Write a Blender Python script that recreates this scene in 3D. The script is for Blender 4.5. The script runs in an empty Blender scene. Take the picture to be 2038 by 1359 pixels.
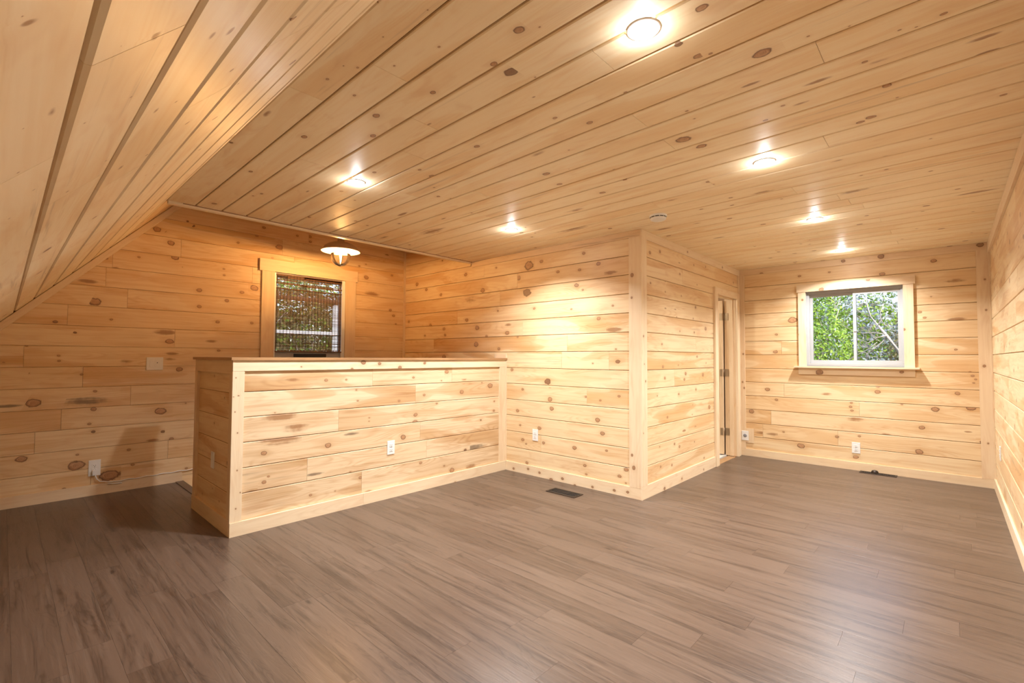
import bpy, math, random
import numpy as np
from mathutils import Vector, Matrix

random.seed(11)
S = bpy.context.scene
COL = S.collection

# ------------------------------------------------------------------ camera, sky, sun, exposure
FPX, YAW, PITCH, ROLL, EYE = 938.7136, .7469, .0335, .0047, 1.2
cy_, sy_ = math.cos(YAW), math.sin(YAW)
cp_, sp_ = math.cos(PITCH), math.sin(PITCH)
F0 = Vector((cy_*cp_, sy_*cp_, sp_)); R0 = Vector((sy_, -cy_, 0)); U0 = R0.cross(F0)
cr_, sr_ = math.cos(ROLL), math.sin(ROLL)
R1 = cr_*R0 + sr_*U0; U1 = -sr_*R0 + cr_*U0
C0 = Vector((0, 0, EYE))
cam_d = bpy.data.cameras.new('camera')
cam = bpy.data.objects.new('camera', cam_d); COL.objects.link(cam)
cam_d.sensor_width = 36; cam_d.lens = FPX/2038*36; cam_d.clip_start = .02
cam.matrix_world = Matrix(((R1.x, U1.x, -F0.x, C0.x), (R1.y, U1.y, -F0.y, C0.y), (R1.z, U1.z, -F0.z, C0.z), (0, 0, 0, 1)))
S.camera = cam

W = bpy.data.worlds.new('sky'); S.world = W; W.use_nodes = True
wn = W.node_tree.nodes; wl = W.node_tree.links
sky = wn.new('ShaderNodeTexSky'); sky.sky_type = 'NISHITA'; sky.sun_disc = False
sky.sun_elevation = math.radians(48); sky.sun_rotation = math.radians(200); sky.air_density = 1.0; sky.dust_density = 2.0
wl.new(sky.outputs[0], wn['Background'].inputs[0]); wn['Background'].inputs[1].default_value = .28
sun_d = bpy.data.lights.new('sun', 'SUN'); sun_d.energy = 1.7; sun_d.angle = .01; sun_d.color = (1, .95, .86)
sun = bpy.data.objects.new('sun', sun_d); COL.objects.link(sun)
sun.rotation_euler = (math.radians(38), math.radians(-42), 0)      # comes over the roof from the camera's side

LAMP_W = 11.2        # each recessed light
PEND_W = 27.0        # warm pendant over the stairs
vs = S.view_settings
vs.view_transform = 'Standard'; vs.look = 'None'; vs.gamma = 1; vs.use_curve_mapping = False
vs.exposure = 1.63

# ------------------------------------------------------------------ room dimensions (metres)
H = 2.308
YA, YK, XM, YB, XF, YR = 5.42, 3.515, 3.706, 1.93, 6.304, -.302
XK, YK2, YT, XS = 1.049, 4.407, 4.097, .766
SL = 1.0812; SLEN = math.sqrt(1+SL*SL)
XW = -.73                     # low wall under the slope, behind the camera
HP = 2.72                     # raised ceiling over the stairs
ZC = 1.172                    # underside of the half wall's cap

def ray(px, py): return F0 + R1*((px-1019)/FPX) - U1*((py-679.5)/FPX)
def unproj(px, py, plane):
    """plane = (point, normal) -> 3-D point of the surface seen there (used only to survey real positions)"""
    d = ray(px, py); p0, n = plane
    return C0 + d*((p0-C0).dot(n)/d.dot(n))

# ------------------------------------------------------------------ node helpers
class NT:
    def __init__(s, name):
        s.m = bpy.data.materials.new(name); s.m.use_nodes = True
        s.t = s.m.node_tree; s.n = s.t.nodes; s.l = s.t.links
        s.b = s.n['Principled BSDF']
    def put(s, sock, v):
        if isinstance(v, bpy.types.NodeSocket): s.l.new(v, sock)
        elif v is not None:
            try: sock.default_value = v
            except Exception: sock.default_value = (*v, 1)
    def math(s, op, a, b=None, c=None, clamp=False):
        n = s.n.new('ShaderNodeMath'); n.operation = op; n.use_clamp = clamp
        for i, v in enumerate((a, b, c)):
            if v is not None: s.put(n.inputs[i], v)
        return n.outputs[0]
    def mix(s, f, a, b, mode='MIX'):
        n = s.n.new('ShaderNodeMix'); n.data_type = 'RGBA'; n.blend_type = mode
        s.put(n.inputs[0], f); s.put(n.inputs[6], a if isinstance(a, bpy.types.NodeSocket) else (*a[:3], 1))
        s.put(n.inputs[7], b if isinstance(b, bpy.types.NodeSocket) else (*b[:3], 1))
        return n.outputs[2]
    def xyz(s, x, y, z=0.):
        n = s.n.new('ShaderNodeCombineXYZ')
        for i, v in enumerate((x, y, z)): s.put(n.inputs[i], v)
        return n.outputs[0]
    def sep(s, v):
        n = s.n.new('ShaderNodeSeparateXYZ'); s.l.new(v, n.inputs[0]); return n.outputs
    def noise(s, v, scale=1, detail=2, rough=.5, dist=0):
        n = s.n.new('ShaderNodeTexNoise'); s.l.new(v, n.inputs['Vector'])
        n.inputs['Scale'].default_value = scale; n.inputs['Detail'].default_value = detail
        n.inputs['Roughness'].default_value = rough; n.inputs['Distortion'].default_value = dist
        return n.outputs[0]
    def attr(s, name):
        n = s.n.new('ShaderNodeAttribute'); n.attribute_name = name; return n.outputs
    def uv(s, name):
        n = s.n.new('ShaderNodeUVMap'); n.uv_map = name; return n.outputs[0]
    def ramp(s, v, lo, hi):
        n = s.n.new('ShaderNodeMapRange'); n.interpolation_type = 'SMOOTHSTEP'
        s.put(n.inputs[0], v); n.inputs[1].default_value = lo; n.inputs[2].default_value = hi
        return n.outputs[0]
    def bump(s, h, strength=.3, dist=.002):
        n = s.n.new('ShaderNodeBump'); n.inputs['Strength'].default_value = strength; n.inputs['Distance'].default_value = dist
        s.l.new(h, n.inputs['Height']); s.l.new(n.outputs[0], s.b.inputs['Normal'])

def pine(name, pale, honey, orange, rough=.38, grain=.5, blotch=.5):
    """varnished white pine: grain along the board, heartwood patches, knots from the Knot map"""
    t = NT(name)
    u, v, _ = t.sep(t.uv('UVMap'))
    kx, ky, _ = t.sep(t.uv('Knot'))
    tone, hue, kind = t.sep(t.attr('tone')[1]) if False else t.sep(t.attr('tone')[0])
    wob = t.noise(t.xyz(t.math('MULTIPLY', u, 30), t.math('MULTIPLY', v, 30)), 1, 2)
    wobn = wob
    wob = t.math('MULTIPLY', t.math('SUBTRACT', wob, .5), .8)
    r = t.math('SQRT', t.math('ADD', t.math('MULTIPLY', kx, kx), t.math('MULTIPLY', ky, ky)))
    rw = t.math('ADD', r, wob)
    r2 = t.math('ADD', 1.0, t.math('MULTIPLY', r, r))
    # grain bends round the knots
    vw = t.math('ADD', v, t.math('MULTIPLY', t.math('DIVIDE', ky, r2), -.016))
    low = t.noise(t.xyz(t.math('MULTIPLY', u, .9), t.math('MULTIPLY', vw, 8)), 1, 1, .5, .25)
    rings = t.math('SINE', t.math('MULTIPLY', low, 120))
    rings = t.math('POWER', t.math('ADD', t.math('MULTIPLY', rings, .5), .5), 2.5)
    fade = t.noise(t.xyz(t.math('MULTIPLY', u, 1.7), t.math('MULTIPLY', vw, 6), 9.), 1, 1)
    rings = t.math('MULTIPLY', rings, t.ramp(fade, .4, .62))
    fine = t.noise(t.xyz(t.math('MULTIPLY', u, 5), t.math('MULTIPLY', vw, 190)), 1, 3, .6)
    streak = t.noise(t.xyz(t.math('MULTIPLY', u, 1.3), t.math('MULTIPLY', vw, 38)), 1, 3, .55)
    pn = t.noise(t.xyz(t.math('ADD', t.math('MULTIPLY', u, 1.2), 7.3), t.math('MULTIPLY', vw, 7), tone), 1, 1, .5, .6)
    patch = t.math('ADD', t.math('MULTIPLY', t.ramp(pn, .495, .525), .55), t.math('MULTIPLY', t.ramp(pn, .46, .7), .6))
    pn2 = t.noise(t.xyz(t.math('ADD', t.math('MULTIPLY', u, 2.4), 31.), t.math('MULTIPLY', vw, 10), tone), 1, 2, .6, 1.2)
    blush = t.ramp(pn2, .52, .72)
    g = t.math('MULTIPLY', t.math('ADD', t.math('MULTIPLY', rings, .42), t.math('ADD', t.math('MULTIPLY', fine, .25), t.math('MULTIPLY', t.ramp(streak, .42, .75), .6))), grain)
    base = t.mix(t.math('MULTIPLY', tone, .95), pale, honey)
    base = t.mix(t.math('MULTIPLY', patch, t.math('MULTIPLY', t.math('ADD', .25, t.math('MULTIPLY', hue, .75)), blotch)), base, orange)
    base = t.mix(t.math('MULTIPLY', blush, .28), base, t.mix(.6, orange, (.62, .34, .18)))
    base = t.mix(g, base, t.mix(.55, base, orange, 'MULTIPLY'))
    # grey-brown mineral streaks on a few boards
    gs = t.noise(t.xyz(t.math('MULTIPLY', u, .9), t.math('MULTIPLY', v, 24), 3.1), 1, 4, .7)
    gs = t.math('MULTIPLY', t.ramp(gs, .56, .74), t.math('MULTIPLY', t.ramp(hue, .62, .85), .5))
    base = t.mix(gs, base, (.30, .20, .12))
    # pin knots
    vo = t.n.new('ShaderNodeTexVoronoi'); vo.inputs['Scale'].default_value = 1
    t.l.new(t.xyz(t.math('MULTIPLY', u, 4.2), t.math('MULTIPLY', v, 6.5), 0.), vo.inputs['Vector'])
    pin = t.math('MULTIPLY', t.math('SUBTRACT', 1., t.ramp(vo.outputs['Distance'], .008, .024)), t.ramp(t.sep(vo.outputs['Color'])[0], .8, .82))
    base = t.mix(t.math('MULTIPLY', pin, .8), base, (.16, .06, .02))
    # knots: halo, tails, dark ring, red-brown heart
    smear = t.ramp(kind, 1.4, 1.5); solid = t.math('SUBTRACT', 1., smear)
    halo = t.math('MULTIPLY', t.math('POWER', 2.718, t.math('MULTIPLY', t.math('MULTIPLY', rw, rw), -.35)), t.math('ADD', .15, t.math('MULTIPLY', fine, .55)))
    tail = t.math('MULTIPLY', t.math('POWER', 2.718, t.math('MULTIPLY', t.math('ABSOLUTE', kx), -.6)),
                  t.math('POWER', 2.718, t.math('MULTIPLY', t.math('MULTIPLY', ky, ky), -16.)))
    base = t.mix(t.math('MULTIPLY', t.math('MAXIMUM', halo, t.math('MULTIPLY', tail, .6)), solid), base, t.mix(.45, orange, (.40, .17, .05)))
    core = t.math('MULTIPLY', t.math('SUBTRACT', 1., t.ramp(rw, .72, .96)), solid)
    inner = t.noise(t.xyz(t.math('MULTIPLY', rw, 7), t.math('MULTIPLY', kx, .6), t.math('MULTIPLY', ky, .6)), 1.3, 2)
    heart = t.mix(t.ramp(inner, .3, .7), (.60, .35, .185), (.38, .18, .08))
    heart = t.mix(t.math('MINIMUM', t.math('MAXIMUM', kind, 0.), 1.), heart, (.15, .07, .035))
    base = t.mix(t.math('MULTIPLY', core, .9), base, heart)
    rg = t.math('SUBTRACT', rw, .84)
    ring = t.math('MULTIPLY', t.math('POWER', 2.718, t.math('MULTIPLY', t.math('MULTIPLY', rg, rg), -80.)), solid)
    base = t.mix(t.math('MULTIPLY', ring, t.math('ADD', .58, t.math('MULTIPLY', wobn, .45))), base, (.12, .045, .02))
    sm = t.math('ADD', rw, t.math('MULTIPLY', t.math('SUBTRACT', streak, .5), 3.2))
    sm = t.math('MULTIPLY', t.math('MULTIPLY', t.math('SUBTRACT', 1., t.ramp(sm, .25, 1.25)), t.math('SUBTRACT', 1., t.ramp(r, .8, 1.5))), smear)
    base = t.mix(t.math('MULTIPLY', sm, .8), base, t.mix(t.ramp(kind, 2.2, 2.8), (.30, .135, .05), (.16, .105, .065)))
    t.l.new(base, t.b.inputs['Base Color'])
    t.put(t.b.inputs['Roughness'], t.math('ADD', rough, t.math('MULTIPLY', fine, .14)))
    t.b.inputs['Specular IOR Level'].default_value = .5
    hgt = t.math('SUBTRACT', t.math('MULTIPLY', streak, .8), t.math('ADD', t.math('MULTIPLY', rings, .25), t.math('MULTIPLY', ring, .5)))
    t.bump(hgt, .22, .0012)
    return t.m

def vinyl(name):
    """dark brown oak-look floor plank"""
    t = NT(name)
    u, v, _ = t.sep(t.uv('UVMap'))
    tone, hue, kind = t.sep(t.attr('tone')[0])
    low = t.noise(t.xyz(t.math('MULTIPLY', u, 1.6), t.math('MULTIPLY', v, 11)), 1, 3, .55, .6)
    rings = t.math('SINE', t.math('MULTIPLY', low, 80))
    rings = t.math('POWER', t.math('ADD', t.math('MULTIPLY', rings, .5), .5), 4)
    st = t.noise(t.xyz(t.math('MULTIPLY', u, 2.2), t.math('MULTIPLY', v, 60)), 1, 4, .65)
    fine = t.noise(t.xyz(t.math('MULTIPLY', u, 14), t.math('MULTIPLY', v, 420)), 1, 2, .6)
    bl = t.noise(t.xyz(t.math('MULTIPLY', u, 1.5), t.math('MULTIPLY', v, 22), 5.), 1, 4, .62, .5)
    c = t.mix(tone, (.086, .054, .037), (.118, .078, .056))
    c = t.mix(t.math('MULTIPLY', t.ramp(bl, .47, .7), .65), c, (.034, .021, .015))
    c = t.mix(t.math('MULTIPLY', t.ramp(st, .45, .75), .38), c, (.19, .135, .10))
    c = t.mix(t.math('MULTIPLY', rings, t.math('MULTIPLY', t.ramp(bl, .42, .6), .4)), c, (.032, .019, .013))
    c = t.mix(t.math('MULTIPLY', fine, .25), c, t.mix(1., c, (.62, .58, .55), 'MULTIPLY'))
    vo = t.n.new('ShaderNodeTexVoronoi'); vo.inputs['Scale'].default_value = 1
    wv = t.noise(t.xyz(t.math('MULTIPLY', u, 12), t.math('MULTIPLY', v, 30)), 1, 2)
    t.l.new(t.xyz(t.math('ADD', t.math('MULTIPLY', u, 2.1), t.math('MULTIPLY', wv, .06)), t.math('MULTIPLY', v, 6.5), 0.), vo.inputs['Vector'])
    k = t.math('MULTIPLY', t.math('SUBTRACT', 1., t.ramp(vo.outputs['Distance'], .02, .10)), t.ramp(t.sep(vo.outputs['Color'])[0], .62, .66))
    c = t.mix(t.math('MULTIPLY', k, .75), c, (.018, .011, .008))
    t.l.new(c, t.b.inputs['Base Color'])
    t.put(t.b.inputs['Roughness'], t.math('ADD', .25, t.math('MULTIPLY', st, .14)))
    t.b.inputs['Specular IOR Level'].default_value = .5
    t.bump(t.math('SUBTRACT', t.math('MULTIPLY', st, .6), t.math('MULTIPLY', rings, .4)), .25, .001)
    return t.m

def plain(name, col, rough=.5, metal=0, emit=None, es=0, noise=0, scale=40):
    t = NT(name)
    if noise:
        tc = t.n.new('ShaderNodeTexCoord')
        f = t.noise(tc.outputs['Object'], scale, 3)
        t.l.new(t.mix(t.math('MULTIPLY', f, noise), col, tuple(x*.4 for x in col)), t.b.inputs['Base Color'])
    else: t.b.inputs['Base Color'].default_value = (*col, 1)
    t.b.inputs['Roughness'].default_value = rough; t.b.inputs['Metallic'].default_value = metal
    if emit: t.b.inputs['Emission Color'].default_value = (*emit, 1); t.b.inputs['Emission Strength'].default_value = es
    return t.m

def glass(name, tint=(1, 1, 1), k=1.0):
    t = NT(name); t.n.remove(t.b)
    tr = t.n.new('ShaderNodeBsdfTransparent'); tr.inputs[0].default_value = (*tint, 1)
    gl = t.n.new('ShaderNodeBsdfGlossy'); gl.inputs['Roughness'].default_value = .02
    fr = t.n.new('ShaderNodeFresnel'); fr.inputs[0].default_value = 1.45
    mx = t.n.new('ShaderNodeMixShader')
    t.l.new(t.math('MULTIPLY', fr.outputs[0], k), mx.inputs[0]); t.l.new(tr.outputs[0], mx.inputs[1]); t.l.new(gl.outputs[0], mx.inputs[2])
    t.l.new(mx.outputs[0], t.n['Material Output'].inputs[0])
    return t.m

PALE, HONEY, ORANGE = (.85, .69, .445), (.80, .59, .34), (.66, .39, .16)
M = dict(
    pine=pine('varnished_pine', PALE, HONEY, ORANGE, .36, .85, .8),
    roof=pine('ceiling_pine_brightened', (.95, .84, .62), (.93, .775, .52), (.82, .58, .30), .42, .5, .6),  # wall pine made paler, brightness in the colour where lamps hardly reach
    slopew=pine('slope_pine_brightened', (.94, .83, .62), (.91, .77, .54), (.82, .61, .36), .38, .55, .45),  # pine lightened likewise, standing in for light missing on the slope
    trim=pine('pine_trim', (.83, .68, .475), (.77, .575, .36), (.64, .40, .19), .42, .4, .3),
    cap=pine('dark_cap_pine', (.50, .31, .16), (.42, .23, .10), (.30, .14, .05)),
    pale=pine('pale_pine', (.83, .675, .46), (.76, .56, .34), (.58, .36, .17), .4, 1.05, .8),
    floor=vinyl('brown_oak_plank'),
    back=plain('pine_groove', (.42, .24, .11), .6, noise=.3),
    outer=plain('outer_sheathing', (.45, .42, .38), .8, noise=.3, scale=6),
    white=plain('white_plastic', (.82, .81, .78), .35),
    vinylw=plain('white_vinyl', (.42, .42, .42), .4),
    slot=plain('dark_slot', (.03, .03, .03), .6),
    lens=plain('lit_lens', (1, 1, 1), .5, emit=(1, .95, .88), es=14),
    metal=plain('hinge_metal', (.40, .30, .20), .4, .8),
    bronze=plain('bronze_register', (.045, .03, .022), .45, .6, noise=.4),
    shade=plain('lamp_bronze', (.6, .45, .33), .55, .1, noise=.3),
    shadein=plain('lamp_enamel', (.55, .51, .45), .5),
    glass=glass('window_glass'),
    globe=glass('globe_glass', (1, .96, .88), 1.6),
    filament=plain('filament', (1, .8, .5), .5, emit=(1, .72, .38), es=24),
    reed=plain('woven_reed', (.22, .135, .07), .7, noise=.6, scale=60),
    reedd=plain('dark_reed', (.17, .075, .03), .6, noise=.5, scale=60),
    cord=plain('dark_cord', (.05, .035, .025), .8),
    leaf=plain('leaf', (.1, .2, .03), .5),
    bark=plain('pale_bark', (.42, .38, .33), .85, noise=.5, scale=20),
    soil=plain('leaf_litter', (.09, .07, .035), .95, noise=.6, scale=8),
    tile=plain('pale_tile', (.72, .68, .62), .4, noise=.1),
    wallpaint=plain('cream_paint', (.80, .77, .70), .7),
    lead=plain('zinc', (.5, .5, .5), .3, .9),
)
def leafmat(name, a, b):
    t = NT(name)
    tn = t.attr('tone')[0]
    x, y, z = t.sep(tn)
    t.l.new(t.mix(x, a, b), t.b.inputs['Base Color']); t.b.inputs['Roughness'].default_value = .45
    t.b.inputs['Transmission Weight'].default_value = 0
    tl = t.n.new('ShaderNodeBsdfTranslucent'); t.l.new(t.mix(x, a, b), tl.inputs[0])
    mx = t.n.new('ShaderNodeMixShader'); mx.inputs[0].default_value = .35
    t.l.new(t.b.outputs[0], mx.inputs[1]); t.l.new(tl.outputs[0], mx.inputs[2]); t.l.new(mx.outputs[0], t.n['Material Output'].inputs[0])
    return t.m
M['leaf_green'] = leafmat('green_leaf', (.07, .18, .015), (.32, .46, .04))
M['leaf_grey'] = leafmat('silver_leaf', (.22, .26, .27), (.52, .56, .6))
M['leaf_olive'] = leafmat('olive_leaf', (.10, .09, .03), (.36, .29, .11))

# ------------------------------------------------------------------ object helpers
def tag(o, label=None, cat=None, group=None, kind=None):
    if label: o['label'] = label
    if cat: o['category'] = cat
    if group: o['group'] = group
    if kind: o['kind'] = kind
    return o
def empty(name, loc=(0, 0, 0), kind=None):
    o = bpy.data.objects.new(name, None); COL.objects.link(o); o.location = loc; o.empty_display_size = .1
    if kind: o['kind'] = kind
    return o
def link(name, me, mats, parent=None, loc=None):
    o = bpy.data.objects.new(name, me); COL.objects.link(o)
    if mats:
        for m in (mats if isinstance(mats, (list, tuple)) else [mats]): me.materials.append(m)
    if loc is not None: o.location = loc
    if parent is not None:
        o.parent = parent
        pl = Vector((0, 0, 0)); q = parent
        while q: pl += Vector(q.location); q = q.parent
        o.location = Vector(o.location) - pl
    return o

class MB:
    """collects solids, then becomes one mesh object (coordinates in world space, re-centred at loc)"""
    def __init__(s): s.v = []; s.f = []; s.mi = []; s.uvs = []; s.sm = []
    def add(s, vs, fs, mi=0, smooth=False):
        b = len(s.v); s.v += [Vector(x) for x in vs]
        for f in fs: s.f.append([b+i for i in f]); s.mi.append(mi); s.sm.append(smooth)
    def box(s, a, b, mi=0):
        x0, y0, z0 = [min(a[i], b[i]) for i in range(3)]; x1, y1, z1 = [max(a[i], b[i]) for i in range(3)]
        s.add([(x0, y0, z0), (x1, y0, z0), (x1, y1, z0), (x0, y1, z0), (x0, y0, z1), (x1, y0, z1), (x1, y1, z1), (x0, y1, z1)],
              [(0, 3, 2, 1), (4, 5, 6, 7), (0, 1, 5, 4), (1, 2, 6, 5), (2, 3, 7, 6), (3, 0, 4, 7)], mi)
        return s
    def bar(s, p, q, w, h, up=(0, 0, 1), mi=0):
        p, q = Vector(p), Vector(q); d = (q-p).normalized(); a = d.cross(Vector(up)).normalized()*w/2; b = a.cross(d).normalized()*h/2
        vs = [e+i*a+j*b for e in (p, q) for i, j in ((-1, -1), (1, -1), (1, 1), (-1, 1))]
        s.add(vs, [(0, 1, 2, 3), (7, 6, 5, 4), (0, 4, 5, 1), (1, 5, 6, 2), (2, 6, 7, 3), (3, 7, 4, 0)], mi); return s
    def tube(s, pts, r, n=8, mi=0, cap=True):
        pts = [Vector(p) for p in pts]; rs = r if isinstance(r, (list, tuple)) else [r]*len(pts)
        vs = []
        for i, p in enumerate(pts):
            d = (pts[min(i+1, len(pts)-1)]-pts[max(i-1, 0)]).normalized()
            a = d.cross(Vector((0, 0, 1)) if abs(d.z) < .9 else Vector((1, 0, 0))).normalized(); b = d.cross(a)
            vs += [p+rs[i]*(a*math.cos(t)+b*math.sin(t)) for t in [2*math.pi*k/n for k in range(n)]]
        fs = [(i*n+k, i*n+(k+1) % n, (i+1)*n+(k+1) % n, (i+1)*n+k) for i in range(len(pts)-1) for k in range(n)]
        if cap: fs += [tuple(range(n-1, -1, -1)), tuple((len(pts)-1)*n+k for k in range(n))]
        s.add(vs, fs, mi, True); return s
    def lathe(s, c, prof, n=32, axis='z', mi=0):
        """prof: list of (radius, height) ; axis z or a vector"""
        c = Vector(c)
        ax = Vector((0, 0, 1)) if axis == 'z' else Vector(axis)
        a = ax.orthogonal().normalized(); b = ax.cross(a)
        vs = []; 
        for r, h in prof: vs += [c+ax*h+r*(a*math.cos(t)+b*math.sin(t)) for t in [2*math.pi*k/n for k in range(n)]]
        fs = [(i*n+k, i*n+(k+1) % n, (i+1)*n+(k+1) % n, (i+1)*n+k) for i in range(len(prof)-1) for k in range(n)]
        if prof[0][0] > 1e-4: pass
        s.add(vs, fs, mi, True)
        return s
    def build(s, name, mats, parent=None, loc=None, bevel=0):
        if loc is None:
            if parent is None:
                c = sum(s.v, Vector())/len(s.v); loc = Vector((c.x, c.y, min(v.z for v in s.v)))
            else: loc = sum(s.v, Vector())/len(s.v)
        loc = Vector(loc)
        me = bpy.data.meshes.new(name); me.from_pydata([v-loc for v in s.v], [], s.f)
        for p, i, sm in zip(me.polygons, s.mi, s.sm): p.material_index = i; p.use_smooth = sm
        o = link(name, me, mats, parent, loc)
        if bevel:
            b = o.modifiers.new('bevel', 'BEVEL'); b.width = bevel; b.segments = 2; b.limit_method = 'ANGLE'
        return o

def wood(name, blocks, nrm, mat, parent, T=.012, ch=.003, knots=(), tone=.3, hue=.3, seed=None, ends=True):
    """One board. blocks: list of quads (p00, p10, p11, p01) on the finished face: p00->p10 runs along the grain.
    knots: (point, ru, rv, dark). Faces carry UV in metres, knot-local coordinates and a tone."""
    nrm = Vector(nrm).normalized()
    p00, p10, p11, p01 = [Vector(p) for p in blocks[0]]
    U = (p10-p00).normalized()
    if (p10-p00).length < 1e-4: U = (p11-p01).normalized()
    V = nrm.cross(U)
    if V.dot(p01-p00) < 0 or V.dot(p11-p10) < 0: V = -V
    org = p00
    cen = (p00+p10+p11+p01)/4
    so, to = random.uniform(0, 60), random.uniform(0, 60)
    if seed is not None: so, to = seed
    vs, fs, uvs, kuv, kk = [], [], [], [], []
    for q in blocks:
        q = [Vector(p) for p in q]
        wid = max(((q[3]-q[0]).dot(V)), .001); cv = min(ch/wid, .3)
        lenU = max((q[1]-q[0]).length, (q[2]-q[3]).length, .01); cu = min(.0015/lenU, .3)
        # knots that fall in this block
        kn = []
        for k in knots:
            s = (Vector(k[0])-q[0]).dot(U)/lenU
            if -.02 < s < 1.02 and -.02 < (Vector(k[0])-q[0]).dot(V)/wid < 1.02: kn.append((s, (Vector(k[0])-q[0]).dot(V)/wid, k))
        kn.sort(key=lambda a: a[0])
        # merge knots side by side across the board: keep both through a split in v
        cells = []       # (s0, s1, [(t0,t1,knot)])
        groups = []
        for s, t, k in kn:
            if groups and abs(groups[-1][-1][0]-s)*lenU < (k[1]+groups[-1][-1][2][1])*1.05 and len(groups[-1]) < 3 and abs(groups[-1][-1][1]-t)*wid > .012: groups[-1].append((s, t, k))
            elif groups and abs(groups[-1][-1][0]-s)*lenU < .012: continue
            else: groups.append([(s, t, k)])
        cs = [sum(a[0] for a in g)/len(g) for g in groups]
        ex = [max(a[2][1] for a in g)*5.5/lenU for g in groups]
        cuts = [0]
        for i, g in enumerate(groups):
            lo = max(cs[i]-ex[i], (cs[i-1]+cs[i])/2 if i else 0, 0); hi = min(cs[i]+ex[i], (cs[i+1]+cs[i])/2 if i+1 < len(groups) else 1, 1)
            if lo > cuts[-1]+1e-4: cells.append((cuts[-1], lo, None)); cuts.append(lo)
            cells.append((cuts[-1], hi, g)); cuts.append(hi)
        if cuts[-1] < 1-1e-4: cells.append((cuts[-1], 1, None))
        def P(s, t, d):
            a = q[0].lerp(q[1], s); b = q[3].lerp(q[2], s); return a.lerp(b, t)+nrm*d
        def face(pts, k):
            b = len(vs); vs.extend(p for p, _, _ in pts); fs.append([b+i for i in range(len(pts))])
            for p, _, _ in pts:
                d = p-org; uu, vv = d.dot(U), d.dot(V)
                uvs.append((uu+so, vv+to))
                if k is None: kuv.append((40., 40.)); kk.append(0)
                else:
                    e = p-Vector(k[0]); kuv.append((e.dot(U)/k[1], e.dot(V)/k[2])); kk.append(k[3])
        def quad(s0, s1, t0, t1, d0, d1, k):
            pts = [(P(s0, t0, d0), 0, 0), (P(s1, t0, d0), 0, 0), (P(s1, t1, d1), 0, 0), (P(s0, t1, d1), 0, 0)]
            if U.cross(V).dot(nrm) < 0: pts.reverse()
            face(pts, k)
        for s0, s1, g in cells:
            if g is None:
                parts = [(0, 1, None)]
            else:
                g2 = sorted(g, key=lambda a: a[1]); parts = []
                for i, a in enumerate(g2):
                    parts.append((0 if i == 0 else (g2[i-1][1]+a[1])/2, 1 if i == len(g2)-1 else (a[1]+g2[i+1][1])/2, a[2]))
            for t0, t1, k in parts:
                quad(s0, s1, max(t0, cv), min(t1, 1-cv), T, T, k)
                if t0 == 0: quad(s0, s1, 0, cv, T-ch, T, k)
                if t1 == 1: quad(s0, s1, 1-cv, 1, T, T-ch, k)
        quad(0, 1, 0, 0, 0, T-ch, None); quad(0, 1, 1, 1, T-ch, 0, None)
        if ends:
            for s, fl in ((0, 0), (1, 1)):
                pts = [(P(s, 0, 0), 0, 0), (P(s, 0, T-ch), 0, 0), (P(s, cv, T), 0, 0), (P(s, 1-cv, T), 0, 0), (P(s, 1, T-ch), 0, 0), (P(s, 1, 0), 0, 0)]
                if fl: pts.reverse()
                face(pts, None)
    me = bpy.data.meshes.new(name)
    me.from_pydata([v-cen for v in vs], [], fs)
    a = me.uv_layers.new(name='UVMap'); b = me.uv_layers.new(name='Knot')
    a.data.foreach_set('uv', np.array(uvs, 'f').ravel()); b.data.foreach_set('uv', np.array(kuv, 'f').ravel())
    c = me.color_attributes.new('tone', 'FLOAT_COLOR', 'CORNER')
    c.data.foreach_set('color', np.array([(tone, hue, k, 1) for k in kk], 'f').ravel())
    return link(name, me, mat, parent, cen)

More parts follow.
